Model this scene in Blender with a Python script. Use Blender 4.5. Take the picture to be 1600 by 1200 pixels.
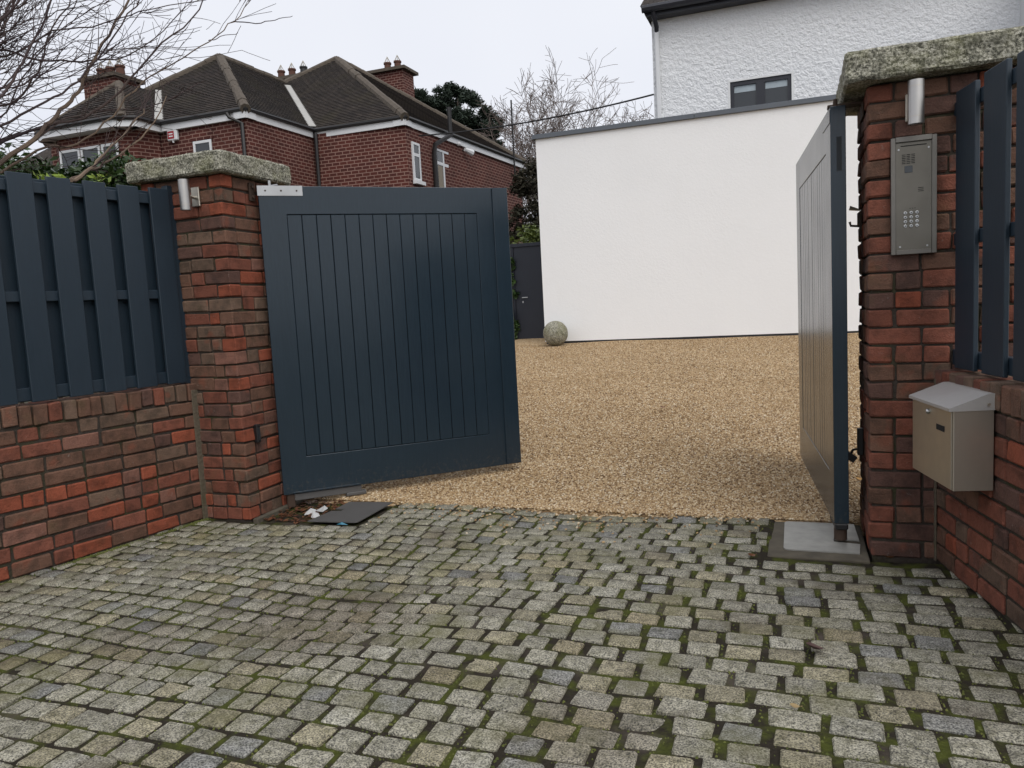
import bpy, bmesh, math, random
import numpy as np
from mathutils import Vector, Matrix, Euler
random.seed(7); RS = np.random.RandomState(11)
scene = bpy.context.scene
col = scene.collection
for o in list(bpy.data.objects): bpy.data.objects.remove(o)

# ------------------------------------------------------------------ camera, sky, sun, exposure
# world frame: X along the gateway line, Y into the drive, Z up; camera above the origin
CAM_H = 1.3
R_ = Vector((0.9380, 0.3428, -0.0534)); F_ = Vector((-0.3470, 0.9323, -0.1028))
U_ = R_.cross(F_).normalized(); F_ = F_.normalized(); R_ = F_.cross(U_).normalized()
cam_d = bpy.data.cameras.new("camera"); cam = bpy.data.objects.new("camera", cam_d); col.objects.link(cam)
cam_d.sensor_width = 36; cam_d.lens = 27.0; cam_d.clip_start = 0.05; cam_d.clip_end = 3000
m = Matrix.Identity(4)
for i in range(3):
    m[i][0] = R_[i]; m[i][1] = U_[i]; m[i][2] = -F_[i]
m[2][3] = CAM_H
cam.matrix_world = m
scene.camera = cam

SUN_EL, SUN_AZ = math.radians(50), math.radians(142)      # azimuth clockwise from +Y
SKY_STRENGTH, SUN_STRENGTH = 0.115, 1.5
w = bpy.data.worlds.new("World"); scene.world = w; w.use_nodes = True
nt = w.node_tree; nt.nodes.clear()
wo = nt.nodes.new("ShaderNodeOutputWorld"); bg = nt.nodes.new("ShaderNodeBackground")
sky = nt.nodes.new("ShaderNodeTexSky"); sky.sky_type = 'NISHITA'; sky.sun_disc = False
sky.sun_elevation = SUN_EL; sky.sun_rotation = SUN_AZ; sky.dust_density = 4; sky.air_density = 1
hs = nt.nodes.new("ShaderNodeHueSaturation"); hs.inputs['Saturation'].default_value = 0.25
tc = nt.nodes.new("ShaderNodeTexCoord"); cl = nt.nodes.new("ShaderNodeTexNoise")
cl.inputs['Scale'].default_value = 1.6; cl.inputs['Detail'].default_value = 3
cr = nt.nodes.new("ShaderNodeValToRGB")
cr.color_ramp.elements[0].position = 0.3; cr.color_ramp.elements[0].color = (7.0, 7.25, 8.15, 1)
cr.color_ramp.elements[1].position = 0.72; cr.color_ramp.elements[1].color = (8.2, 8.4, 8.9, 1)
mx = nt.nodes.new("ShaderNodeMixRGB"); mx.inputs['Fac'].default_value = 0.88
nt.links.new(tc.outputs['Generated'], cl.inputs['Vector']); nt.links.new(cl.outputs['Fac'], cr.inputs['Fac'])
nt.links.new(sky.outputs['Color'], hs.inputs['Color']); nt.links.new(hs.outputs['Color'], mx.inputs['Color1'])
nt.links.new(cr.outputs['Color'], mx.inputs['Color2']); nt.links.new(mx.outputs['Color'], bg.inputs['Color'])
bg.inputs['Strength'].default_value = SKY_STRENGTH
nt.links.new(bg.outputs['Background'], wo.inputs['Surface'])
sd = bpy.data.lights.new("sun", 'SUN'); sd.energy = SUN_STRENGTH; sd.angle = math.radians(50); sd.color = (1, 0.97, 0.92)
sun = bpy.data.objects.new("sun", sd); col.objects.link(sun)
sdir = Vector((math.sin(SUN_AZ)*math.cos(SUN_EL), math.cos(SUN_AZ)*math.cos(SUN_EL), math.sin(SUN_EL)))
sun.rotation_euler = sdir.to_track_quat('Z', 'Y').to_euler()
vs = scene.view_settings; vs.view_transform = 'Standard'; vs.look = 'None'; vs.exposure = 0.04; vs.gamma = 1
vs.use_curve_mapping = False
scene.cycles.use_denoising = True
scene.cycles.max_bounces = 4; scene.cycles.use_adaptive_sampling = True; scene.cycles.adaptive_threshold = 0.02

# ------------------------------------------------------------------ helpers
def at(px, py, d):
    """point at horizontal distance d seen along a sight line of the survey photo (1600x1200)"""
    v = F_*1200 + R_*(px-800) - U_*(py-600)
    t = d / math.hypot(v.x, v.y)
    return Vector((0, 0, CAM_H)) + v*t

def link(o, parent=None):
    col.objects.link(o)
    if parent is not None: o.parent = parent
    return o
def tag(o, label=None, cat=None, group=None, kind=None):
    if label: o['label'] = label
    if cat: o['category'] = cat
    if group: o['group'] = group
    if kind: o['kind'] = kind
    return o
def empty(name, loc, rz=0, label=None, cat=None, group=None):
    o = bpy.data.objects.new(name, None); o.location = loc; o.rotation_euler = (0, 0, rz); o.empty_display_size = 0.1
    link(o); tag(o, label, cat, group); return o
def mesh_obj(name, me, mat, parent=None, smooth=False):
    o = bpy.data.objects.new(name, me)
    if mat is not None and not me.materials: me.materials.append(mat)
    if smooth:
        me.shade_smooth(); me.set_sharp_from_angle(angle=math.radians(42))
    return link(o, parent)

class MB:
    def __init__(s): s.v = []; s.f = []; s.uv = None
    def add(s, v, f):
        b = len(s.v); s.v += [tuple(p) for p in v]; s.f += [tuple(i+b for i in q) for q in f]
    def box(s, x0, x1, y0, y1, z0, z1, M=None, bev=0.0):
        if bev > 0:
            bm = bmesh.new(); bmesh.ops.create_cube(bm, size=1)
            for vv in bm.verts:
                vv.co = Vector(((x0+x1)/2+vv.co.x*(x1-x0), (y0+y1)/2+vv.co.y*(y1-y0), (z0+z1)/2+vv.co.z*(z1-z0)))
            bmesh.ops.bevel(bm, geom=bm.edges[:], offset=bev, segments=1, affect='EDGES', clamp_overlap=True)
            v = [q.co.copy() for q in bm.verts]; bm.verts.index_update(); f = [[q.index for q in p.verts] for p in bm.faces]; bm.free()
        else:
            v = [Vector(p) for p in ((x0,y0,z0),(x1,y0,z0),(x1,y1,z0),(x0,y1,z0),(x0,y0,z1),(x1,y0,z1),(x1,y1,z1),(x0,y1,z1))]
            f = [(0,3,2,1),(4,5,6,7),(0,1,5,4),(1,2,6,5),(2,3,7,6),(3,0,4,7)]
        if M is not None: v = [M @ Vector(p) for p in v]
        s.add(v, f)
    def tube(s, pts, rad, n=6, cap=True):
        pts = [Vector(p) for p in pts]; k = len(pts)
        if not hasattr(rad, '__len__'): rad = [rad]*k
        b = len(s.v); ref = None
        for i, p in enumerate(pts):
            t = (pts[min(i+1, k-1)] - pts[max(i-1, 0)]).normalized()
            if ref is None: ref = t.orthogonal().normalized()
            ref = (ref - t*ref.dot(t))
            if ref.length < 1e-6: ref = t.orthogonal()
            ref.normalize(); bi = t.cross(ref)
            for j in range(n):
                a = 2*math.pi*j/n
                s.v.append(tuple(p + (ref*math.cos(a)+bi*math.sin(a))*rad[i]))
        for i in range(k-1):
            for j in range(n):
                s.f.append((b+i*n+j, b+i*n+(j+1) % n, b+(i+1)*n+(j+1) % n, b+(i+1)*n+j))
        if cap:
            s.f.append(tuple(b+j for j in reversed(range(n)))); s.f.append(tuple(b+(k-1)*n+j for j in range(n)))
    def poly(s, pts): s.add(pts, [tuple(range(len(pts)))])
    def prism(s, outline, z0, z1):
        n = len(outline)
        s.add([(x, y, z0) for x, y in outline]+[(x, y, z1) for x, y in outline],
              [tuple(reversed(range(n))), tuple(range(n, 2*n))]+[(i, (i+1) % n, n+(i+1) % n, n+i) for i in range(n)])
    def mesh(s, name):
        me = bpy.data.meshes.new(name); me.from_pydata(s.v, [], s.f); me.update(); return me
    def build(s, name, mat, parent=None, smooth=False, uv=False):
        me = s.mesh(name)
        bm = bmesh.new(); bm.from_mesh(me); bmesh.ops.recalc_face_normals(bm, faces=bm.faces); bm.to_mesh(me); bm.free()
        if uv: wall_uv(me)
        return mesh_obj(name, me, mat, parent, smooth)
def wall_uv(me):
    """metres along the face horizontally, metres up the face vertically"""
    uvl = me.uv_layers.new(name="UVMap").data
    for p in me.polygons:
        n = p.normal
        h = Vector((-n.y, n.x, 0)); h = h.normalized() if h.length > 1e-4 else Vector((1, 0, 0))
        up = n.cross(h); up = up if up.z >= 0 else -up
        for li in p.loop_indices:
            c = me.vertices[me.loops[li].vertex_index].co
            uvl[li].uv = (c.dot(h), c.dot(up))
def box_obj(name, x0, x1, y0, y1, z0, z1, mat, parent=None, bev=0.0, M=None):
    b = MB(); b.box(x0, x1, y0, y1, z0, z1, M, bev); return b.build(name, mat, parent)
def tri_mesh(name, V, Fq, mat, parent=None):
    me = bpy.data.meshes.new(name); V = np.asarray(V, np.float32); Fq = np.asarray(Fq, np.int32); k = Fq.shape[1]
    me.vertices.add(len(V)); me.vertices.foreach_set('co', V.ravel())
    me.loops.add(Fq.size); me.loops.foreach_set('vertex_index', Fq.ravel())
    me.polygons.add(len(Fq)); me.polygons.foreach_set('loop_start', np.arange(0, Fq.size, k, dtype=np.int32))
    me.update(calc_edges=True); me.validate()
    return mesh_obj(name, me, mat, parent)

# ------------------------------------------------------------------ materials
def N(nt, t, **kw):
    n = nt.nodes.new(t)
    for k, v in kw.items():
        if k in n.inputs.keys(): n.inputs[k].default_value = v
        else: setattr(n, k, v)
    return n
def new_mat(name, base=(.5, .5, .5), rough=.6, metal=0, spec=.5):
    mt = bpy.data.materials.new(name); mt.use_nodes = True
    b = mt.node_tree.nodes['Principled BSDF']
    b.inputs['Base Color'].default_value = (*base, 1); b.inputs['Roughness'].default_value = rough
    b.inputs['Metallic'].default_value = metal; b.inputs['Specular IOR Level'].default_value = spec
    return mt, mt.node_tree, b
def pos(nt): return N(nt, "ShaderNodeNewGeometry").outputs['Position']
def noise(nt, scale, detail=3, vec=None, rough=.55):
    n = N(nt, "ShaderNodeTexNoise", Scale=scale, Detail=detail, Roughness=rough)
    nt.links.new(vec if vec is not None else pos(nt), n.inputs['Vector']); return n.outputs['Fac']
def ramp(nt, fac, stops):
    r = N(nt, "ShaderNodeValToRGB"); e = r.color_ramp.elements
    while len(e) < len(stops): e.new(.5)
    for el, (p, c) in zip(e, stops):
        el.position = p; el.color = (*c, 1) if len(c) == 3 else c
    nt.links.new(fac, r.inputs['Fac']); return r.outputs['Color']
def mix(nt, a, b, fac, mode='MIX'):
    n = N(nt, "ShaderNodeMixRGB", blend_type=mode)
    for s, v in (('Color1', a), ('Color2', b), ('Fac', fac)):
        if hasattr(v, 'links') or isinstance(v, bpy.types.NodeSocket): nt.links.new(v, n.inputs[s])
        elif s == 'Fac': n.inputs[s].default_value = v
        else: n.inputs[s].default_value = (*v, 1)
    return n.outputs['Color']
def mth(nt, op, a, b=0.0):
    n = N(nt, "ShaderNodeMath", operation=op)
    for i, v in enumerate((a, b)):
        if isinstance(v, bpy.types.NodeSocket): nt.links.new(v, n.inputs[i])
        else: n.inputs[i].default_value = v
    return n.outputs[0]
def bump(nt, b, h, strength, dist, prev=None):
    n = N(nt, "ShaderNodeBump", Strength=strength, Distance=dist); nt.links.new(h, n.inputs['Height'])
    if prev is not None: nt.links.new(prev, n.inputs['Normal'])
    nt.links.new(n.outputs['Normal'], b.inputs['Normal']); return n.outputs['Normal']
L = lambda nt, a, b: nt.links.new(a, b)

def stretch(nt, sx, sy, sz):
    mp = N(nt, "ShaderNodeMapping"); mp.inputs['Scale'].default_value = (sx, sy, sz); L(nt, pos(nt), mp.inputs['Vector']); return mp.outputs[0]

def mat_brick():
    mt, nt, b = new_mat("weathered_brick", rough=.85, spec=.25)
    oc = N(nt, "ShaderNodeObjectInfo").outputs['Color']
    n1 = noise(nt, 14, 4); n2 = noise(nt, 120, 3); n3 = noise(nt, 5.5, 3); n4 = noise(nt, 33, 4, rough=.7)
    c = mix(nt, oc, mix(nt, oc, (.62, .66, .67), 1, 'MULTIPLY'), ramp(nt, n1, [(.45, (0, 0, 0)), (.66, (1, 1, 1))]))
    c = mix(nt, c, (.26, .085, .05), ramp(nt, noise(nt, 8, 2), [(.60, (0, 0, 0)), (.70, (.55, .55, .55))]))
    c = mix(nt, c, (.42, .37, .33), ramp(nt, n4, [(.64, (0, 0, 0)), (.80, (.5, .5, .5))]))
    c = mix(nt, c, (.10, .09, .035), ramp(nt, n3, [(.62, (0, 0, 0)), (.78, (.35, .35, .35))]))
    c = mix(nt, c, mix(nt, c, (.6, .6, .6), 1, 'MULTIPLY'), n2)
    L(nt, c, b.inputs['Base Color'])
    p = bump(nt, b, n2, .7, .005); bump(nt, b, n4, .6, .009, p); return mt
def mat_mortar(name, base=(.034, .028, .023)):
    mt, nt, b = new_mat(name, base, .95, spec=.15)
    n = noise(nt, 60, 4); n3 = noise(nt, 6, 3)
    c = mix(nt, base, tuple(x*2.2 for x in base), n)
    c = mix(nt, c, (.05, .055, .02), ramp(nt, n3, [(.5, (0, 0, 0)), (.75, (.8, .8, .8))]))
    L(nt, c, b.inputs['Base Color']); bump(nt, b, n, .8, .01); return mt
def mat_granite(name, src):
    mt, nt, b = new_mat(name, rough=.72, spec=.35)
    if src == 'object': oc = N(nt, "ShaderNodeObjectInfo").outputs['Color']
    else: oc = N(nt, "ShaderNodeAttribute", attribute_name="stone_colour").outputs['Color']
    s1 = noise(nt, 170, 2, rough=.7); s2 = noise(nt, 330, 2); s3 = noise(nt, 28, 3); s4 = noise(nt, 2.2, 3)
    c = mix(nt, mix(nt, oc, (.22, .22, .23), 1, 'MULTIPLY'), mix(nt, oc, (1.75, 1.72, 1.66), 1, 'MULTIPLY'), ramp(nt, s1, [(.36, (0, 0, 0)), (.64, (1, 1, 1))]))
    c = mix(nt, c, (.5, .48, .43), ramp(nt, s2, [(.60, (0, 0, 0)), (.72, (.5, .5, .5))]))
    c = mix(nt, c, mix(nt, c, (.55, .55, .5), 1, 'MULTIPLY'), ramp(nt, s3, [(.45, (0, 0, 0)), (.7, (1, 1, 1))]))
    # moss and mud stains of their own shape
    c = mix(nt, c, (.125, .118, .042), ramp(nt, noise(nt, 3.1, 5), [(.50, (0, 0, 0)), (.72, (.6, .6, .6))]))
    c = mix(nt, c, (.085, .066, .050), ramp(nt, s4, [(.56, (0, 0, 0)), (.75, (.6, .6, .6))]))
    nst = mth(nt, 'MULTIPLY', noise(nt, 6, 5), .7)
    for (cx_, cy_, ra_, am_) in ((-1.95, 2.72, .85, .55), (-.62, 2.15, .5, .4), (-2.6, 2.3, .5, .4)):     # oil and mud stains
        vm = N(nt, "ShaderNodeVectorMath", operation='DISTANCE'); L(nt, pos(nt), vm.inputs[0]); vm.inputs[1].default_value = (cx_, cy_, 0)
        dd = mth(nt, 'ADD', mth(nt, 'DIVIDE', vm.outputs['Value'], ra_), nst)
        c = mix(nt, c, mix(nt, c, (.45, .36, .32), 1, 'MULTIPLY'), ramp(nt, dd, [(.75/2, (am_, am_, am_)), (1.75/2, (0, 0, 0))] if False else [(.62, (am_, am_, am_)), (1.0, (0, 0, 0))]))
    L(nt, c, b.inputs['Base Color'])
    p = bump(nt, b, s1, .55, .004); bump(nt, b, s3, .6, .012, p); return mt
def mat_capstone():
    mt, nt, b = new_mat("lichened_granite", rough=.85, spec=.25)
    s1 = noise(nt, 90, 3, rough=.7); s2 = noise(nt, 22, 4); s3 = noise(nt, 7, 3)
    c = ramp(nt, s1, [(.36, (.05, .05, .042)), (.5, (.27, .26, .20)), (.63, (.52, .50, .42))])
    c = mix(nt, c, (.16, .16, .055), ramp(nt, s3, [(.45, (0, 0, 0)), (.72, (.5, .5, .5))]))
    c = mix(nt, c, (.07, .07, .05), ramp(nt, s2, [(.5, (0, 0, 0)), (.75, (.8, .8, .8))]))
    L(nt, c, b.inputs['Base Color']); p = bump(nt, b, s1, .7, .008); bump(nt, b, s2, .9, .025, p); return mt
def mat_paint(name, base, rough=.35, grain=True, vertical=True):
    mt, nt, b = new_mat(name, base, rough, spec=.5)
    g = noise(nt, 9, 4, stretch(nt, 12, 12, 1)); f = noise(nt, 2.5, 4)
    c = mix(nt, base, tuple(x*1.35 for x in base), f)
    c = mix(nt, c, tuple(x*.8 for x in base), g); L(nt, c, b.inputs['Base Color'])
    r = mth(nt, 'MULTIPLY_ADD', f, .22 if grain else .12); r.node.inputs[2].default_value = rough-.08; L(nt, r, b.inputs['Roughness'])
    
    if not grain:
        sp = N(nt, "ShaderNodeSeparateXYZ"); L(nt, pos(nt), sp.inputs[0])
        lo = mth(nt, 'SUBTRACT', mth(nt, 'MULTIPLY', noise(nt, 38, 5, rough=.75), 1.15), mth(nt, 'MULTIPLY', sp.outputs['Z'], 1.1))
        c2 = mix(nt, c, (.10, .085, .06), ramp(nt, lo, [(.42, (0, 0, 0)), (.7, (.4, .4, .4))]))
        c2 = mix(nt, c2, (.09, .10, .11), ramp(nt, noise(nt, 55, 4, stretch(nt, 1, 1, .35), .75), [(.66, (0, 0, 0)), (.82, (.35, .35, .35))]))
        L(nt, c2, b.inputs['Base Color'])
    if grain: bump(nt, b, g, .12, .003)
    return mt
def mat_steel(name, base=(.42, .40, .37), rough=.32):
    mt, nt, b = new_mat(name, base, rough, 1.0)
    g = noise(nt, 40, 3, stretch(nt, 1, 1, 25)); f = noise(nt, 7, 3)
    L(nt, mix(nt, base, tuple(x*.72 for x in base), f), b.inputs['Base Color'])
    r = mth(nt, 'MULTIPLY_ADD', f, .2); r.node.inputs[2].default_value = rough-.08; L(nt, r, b.inputs['Roughness'])
    bump(nt, b, g, .08, .001); return mt
def mat_plain(name, base, rough=.6, metal=0, var=.35, scale=12):
    mt, nt, b = new_mat(name, base, rough, metal)
    L(nt, mix(nt, base, tuple(x*(1-var) for x in base), noise(nt, scale, 4)), b.inputs['Base Color'])
    bump(nt, b, noise(nt, scale*6, 3), .15, .003); return mt
def mat_render(name, base, scale, strength, dist):
    mt, nt, b = new_mat(name, base, .9, spec=.2)
    n = noise(nt, scale, 4, rough=.6); f = noise(nt, .8, 4); st = noise(nt, 3, 4, stretch(nt, 2.5, 2.5, .25))
    c = mix(nt, base, tuple(x*.93 for x in base), f)
    c = mix(nt, c, tuple(x*y for x, y in zip(base, (.84, .84, .80))), ramp(nt, st, [(.6, (0, 0, 0)), (.9, (.14, .14, .14))]))
    L(nt, c, b.inputs['Base Color']); bump(nt, b, n, strength, dist); return mt
def mat_far_brick():
    mt, nt, b = new_mat("red_facing_brick", rough=.9, spec=.2)
    uv = N(nt, "ShaderNodeUVMap").outputs[0]
    br = N(nt, "ShaderNodeTexBrick", Scale=1.0); br.inputs['Brick Width'].default_value = .215; br.inputs['Row Height'].default_value = .087
    br.inputs['Mortar Size'].default_value = .0125; br.inputs['Mortar Smooth'].default_value = .3; br.inputs['Bias'].default_value = -.1
    br.inputs['Color1'].default_value = (.105, .031, .024, 1); br.inputs['Color2'].default_value = (.068, .024, .021, 1); br.inputs['Mortar'].default_value = (.27, .165, .135, 1)
    L(nt, uv, br.inputs['Vector'])
    c = mix(nt, br.outputs['Color'], mix(nt, br.outputs['Color'], (.72, .72, .72), 1, 'MULTIPLY'), ramp(nt, noise(nt, 1.1, 4), [(.4, (0, 0, 0)), (.7, (1, 1, 1))]))
    L(nt, c, b.inputs['Base Color']); bump(nt, b, br.outputs['Fac'], -.5, .008); return mt
def mat_tiles():
    mt, nt, b = new_mat("clay_roof_tiles", rough=.9, spec=.2)
    uv = N(nt, "ShaderNodeUVMap").outputs[0]
    br = N(nt, "ShaderNodeTexBrick", Scale=1.0); br.inputs['Brick Width'].default_value = .17; br.inputs['Row Height'].default_value = .115
    br.inputs['Mortar Size'].default_value = .009; br.inputs['Mortar Smooth'].default_value = .5
    br.inputs['Color1'].default_value = (.066, .053, .045, 1); br.inputs['Color2'].default_value = (.028, .024, .022, 1); br.inputs['Mortar'].default_value = (.010, .009, .009, 1)
    L(nt, uv, br.inputs['Vector'])
    c = mix(nt, br.outputs['Color'], (.05, .043, .026), ramp(nt, noise(nt, 1.3, 5), [(.5, (0, 0, 0)), (.75, (.6, .6, .6))]))
    c = mix(nt, c, (.22, .21, .18), ramp(nt, noise(nt, 9, 4, rough=.7), [(.68, (0, 0, 0)), (.76, (.7, .7, .7))]))
    L(nt, c, b.inputs['Base Color'])
    sp = N(nt, "ShaderNodeSeparateXYZ"); L(nt, uv, sp.inputs[0])
    saw = mth(nt, 'FRACT', mth(nt, 'DIVIDE', sp.outputs['Y'], .115))
    bump(nt, b, br.outputs['Fac'], -.5, .01); return mt
def mat_gravel_sheet():
    mt, nt, b = new_mat("gravel_bed", rough=.9, spec=.2)
    v = N(nt, "ShaderNodeTexVoronoi", Scale=75.0); L(nt, pos(nt), v.inputs['Vector'])
    sp = N(nt, "ShaderNodeSeparateColor"); L(nt, v.outputs['Color'], sp.inputs[0])
    c = ramp(nt, sp.outputs[0], [(0, (.165, .10, .05)), (.35, (.335, .225, .115)), (.7, (.48, .345, .195)), (1, (.62, .51, .36))])
    c = mix(nt, c, mix(nt, c, (.90, .88, .85), 1, 'MULTIPLY'), ramp(nt, noise(nt, 1.3, 6), [(.45, (0, 0, 0)), (.7, (1, 1, 1))]))
    L(nt, c, b.inputs['Base Color']); bump(nt, b, v.outputs['Distance'], -1.0, .02); return mt
def mat_pebble():
    mt, nt, b = new_mat("gravel_pebble", rough=.75, spec=.3)
    rn = N(nt, "ShaderNodeObjectInfo").outputs['Random']
    c = ramp(nt, rn, [(0, (.125, .075, .042)), (.25, (.30, .195, .098)), (.6, (.44, .31, .165)), (.85, (.54, .415, .26)), (1, (.68, .60, .46))])
    c = mix(nt, c, mix(nt, c, (.90, .88, .85), 1, 'MULTIPLY'), ramp(nt, noise(nt, 1.3, 6), [(.45, (0, 0, 0)), (.7, (1, 1, 1))]))
    L(nt, c, b.inputs['Base Color']); return mt
def mat_leaf(name, a, bcol, rough=.5):
    mt, nt, b = new_mat(name, a, rough, spec=.4)
    c = mix(nt, a, bcol, ramp(nt, noise(nt, 11, 3), [(.35, (0, 0, 0)), (.65, (1, 1, 1))])); L(nt, c, b.inputs['Base Color'])
    return mt
def mat_bark(name, a, bc):
    mt, nt, b = new_mat(name, a, .85, spec=.25)
    L(nt, mix(nt, a, bc, ramp(nt, noise(nt, 3.5, 4), [(.35, (0, 0, 0)), (.65, (1, 1, 1))])), b.inputs['Base Color']); return mt
def mat_soil(name):
    mt, nt, b = new_mat(name, rough=1, spec=.1)
    n1 = noise(nt, 2.6, 4); n2 = noise(nt, 60, 4); n3 = noise(nt, 9, 4)
    c = mix(nt, (.018, .015, .011), (.042, .035, .026), n2)
    c = mix(nt, c, mix(nt, (.035, .042, .009), (.085, .095, .022), n2), ramp(nt, n3, [(.45, (0, 0, 0)), (.62, (1, 1, 1))]))
    c = mix(nt, c, (.085, .07, .058), ramp(nt, n1, [(.56, (0, 0, 0)), (.7, (.9, .9, .9))]))
    L(nt, c, b.inputs['Base Color']); bump(nt, b, n2, .9, .01); return mt
def mat_glass(name, base=(.03, .035, .04)):
    mt, nt, b = new_mat(name, base, .06, spec=.6)
    return mt

M_BRICK = mat_brick(); M_MORTAR = mat_mortar("dark_mortar"); M_MORTAR3 = mat_mortar('mossy_joint', (.075, .062, .045)); M_MORTAR2 = mat_mortar("grey_joint_mortar", (.12, .11, .095))
M_GRAN = mat_granite("granite_sett", 'object'); M_GRAN_A = mat_granite("granite_sett_mass", 'attr')
M_CAP = mat_capstone()
M_GATE = mat_paint("anthracite_gate_paint", (.0155, .0282, .0405), .24, False)
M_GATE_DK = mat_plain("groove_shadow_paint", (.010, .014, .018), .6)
M_FENCE = mat_paint("anthracite_fence_paint", (.0148, .0278, .0415), .45)
M_STEEL = mat_steel("brushed_steel", (.64, .59, .50), .45); M_STEEL2 = mat_steel("bright_steel", (.55, .55, .54), .28)
M_STEEL_P = mat_plain("scuffed_steel_plate", (.50, .49, .45), .55, .55, .5, 14)
M_LAMP = mat_steel('lamp_steel', (.58, .56, .53), .38); M_LID = mat_steel('satin_lid_steel', (.72, .71, .69), .62)
M_SURR = mat_steel('surround_steel', (.24, .225, .20), .4)
M_PANEL = mat_steel("intercom_steel", (.21, .195, .165), .34)  # base darkened to stand in for dark surroundings reflected in the steel
M_DKPLATE = mat_plain("dark_steel_plate", (.12, .115, .11), .5, 0.1, .3, 9)
M_BLACK = mat_plain("black_plastic", (.012, .012, .013), .45); M_RUST = mat_plain("rusty_iron", (.06, .035, .022), .8)
M_CONC = mat_plain("stained_concrete", (.135, .115, .082), .95, 0, .7, 11)
M_RENDER = mat_render("smooth_white_render", (.86, .865, .865), 26, .35, .008)
M_DASH = mat_render("white_roughcast", (.86, .87, .88), 15, .9, .06)
M_SMOOTHW = mat_render("smooth_white_plaster", (.78, .785, .78), 25, .2, .005)
M_COPE = mat_plain("grey_zinc_coping", (.12, .135, .155), .45, .2, .2, 3)
M_DARKTRIM = mat_plain("dark_grey_trim", (.022, .024, .034), .45)
M_FARBRICK = mat_far_brick(); M_TILES = mat_tiles()
M_RIDGE = mat_plain("mossy_ridge_tile", (.13, .105, .08), .95, 0, .6, 5); M_LEAD = mat_plain("pale_valley_mortar", (.48, .47, .44), .9, 0, .35, 5)
M_WPVC = mat_plain("white_pvc", (.72, .73, .74), .4, 0, .08, 5); M_GLASS = mat_glass("window_glass"); M_BLIND = mat_plain("pale_blind", (.45, .52, .56), .7)
M_CURT = mat_plain("beige_curtain", (.30, .26, .20), .9); M_POT = mat_plain("terracotta_pot", (.13, .06, .042), .9)
M_BPIPE = mat_plain("black_pipe", (.018, .017, .017), .5); M_ALARM = mat_plain("alarm_red", (.38, .02, .03), .5)
M_SOIL = mat_soil("mossy_joint_soil"); M_GBED = mat_gravel_sheet(); M_PEB = mat_pebble()
M_EARTH = mat_plain("garden_earth", (.06, .055, .03), 1, 0, .5, 2)
M_BALL = mat_capstone(); M_BALL.name = "mossy_stone_ball"
M_DOOR = mat_paint("dark_side_door_paint", (.010, .013, .022), .45)
M_LAUREL = mat_leaf("laurel_leaf", (.022, .048, .015), (.055, .10, .022), .35); M_LIME = mat_leaf("young_leaf", (.16, .24, .03), (.24, .32, .05))
M_HEDGE = mat_leaf("hedge_leaf", (.06, .09, .018), (.14, .17, .035)); M_PINE = mat_leaf("pine_needles", (.012, .022, .014), (.028, .045, .026), .7)
M_CONIFER = mat_leaf("dull_conifer", (.022, .027, .016), (.06, .05, .03), .8)
M_STEM = mat_bark("tan_stem_bark", (.20, .145, .10), (.11, .08, .065)); M_TWIG = mat_bark("purple_twig_bark", (.052, .038, .043), (.085, .060, .052))
M_FARTWIG = mat_bark("far_bare_twig", (.19, .15, .13), (.12, .095, .085)); M_TRUNK = mat_bark("dark_trunk", (.06, .045, .035), (.03, .024, .02))
M_DEAD3 = mat_leaf('pale_leaf', (.34, .27, .13), (.28, .2, .1), .8)
M_DEADP = mat_leaf('crumpled_leaf', (.07, .04, .038), (.12, .07, .06), .8)
M_DEAD = mat_leaf("dead_leaf", (.10, .035, .02), (.16, .07, .03)); M_DEAD2 = mat_leaf("yellow_leaf", (.45, .28, .06), (.40, .20, .05))
M_WHITEP = mat_plain("white_plastic", (.55, .55, .54), .4, 0, .15, 20); M_BLUEP = mat_plain("blue_plastic", (.05, .22, .32), .4)
M_MOSS = mat_leaf("joint_moss", (.05, .062, .011), (.12, .13, .03), .9); M_HOLE = mat_plain("black_hole", (.006, .006, .006), .8)
M_WIRE = mat_plain("black_cable", (.01, .01, .01), .6); M_LENS = mat_glass("lamp_lens", (.12, .12, .11))

# ------------------------------------------------------------------ setting: ground, gravel, cobbles
def smooth(t): t = np.clip(t, 0, 1); return t*t*(3-2*t)
def gz(y): return 0.012 - .05*np.clip((4.53-y)/.12, 0, 1) + 0.03*np.clip((y-4.5)/1.5, 0, 1) + 0.47*np.clip((y-5.9)/8.3, 0, None)*(y < 15.5) + 0.47*(9.6/8.3)*(y >= 15.5)
b = MB(); b.poly([(-600, -600, -.09), (600, -600, -.09), (600, 900, -.09), (-600, 900, -.09)])
tag(b.build('ground', M_EARTH), 'dark garden earth around the drive and houses', kind='structure')

xs = np.arange(-6.2, 9.01, .19); ys = np.concatenate([[4.40, 4.50, 4.56], np.arange(4.7, 17.6, .2)])
V = []; Fq = []
for j, y in enumerate(ys):
    for i, x in enumerate(xs):
        edge = 1 if 0 < i < len(xs)-1 else 0
        V.append((x, y, float(gz(y)) + (.012*math.sin(x*2.1+y)*math.sin(y*1.3-x*.6)*min(1, max(0, (y-4.7)/1.2)))))
nx = len(xs)
for j in range(len(ys)-1):
    for i in range(nx-1): Fq.append((j*nx+i, j*nx+i+1, (j+1)*nx+i+1, (j+1)*nx+i))
gr = tri_mesh('gravel_drive', V, Fq, M_GBED); tag(gr, 'golden gravel drive rising to the white wall', kind='structure')

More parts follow.
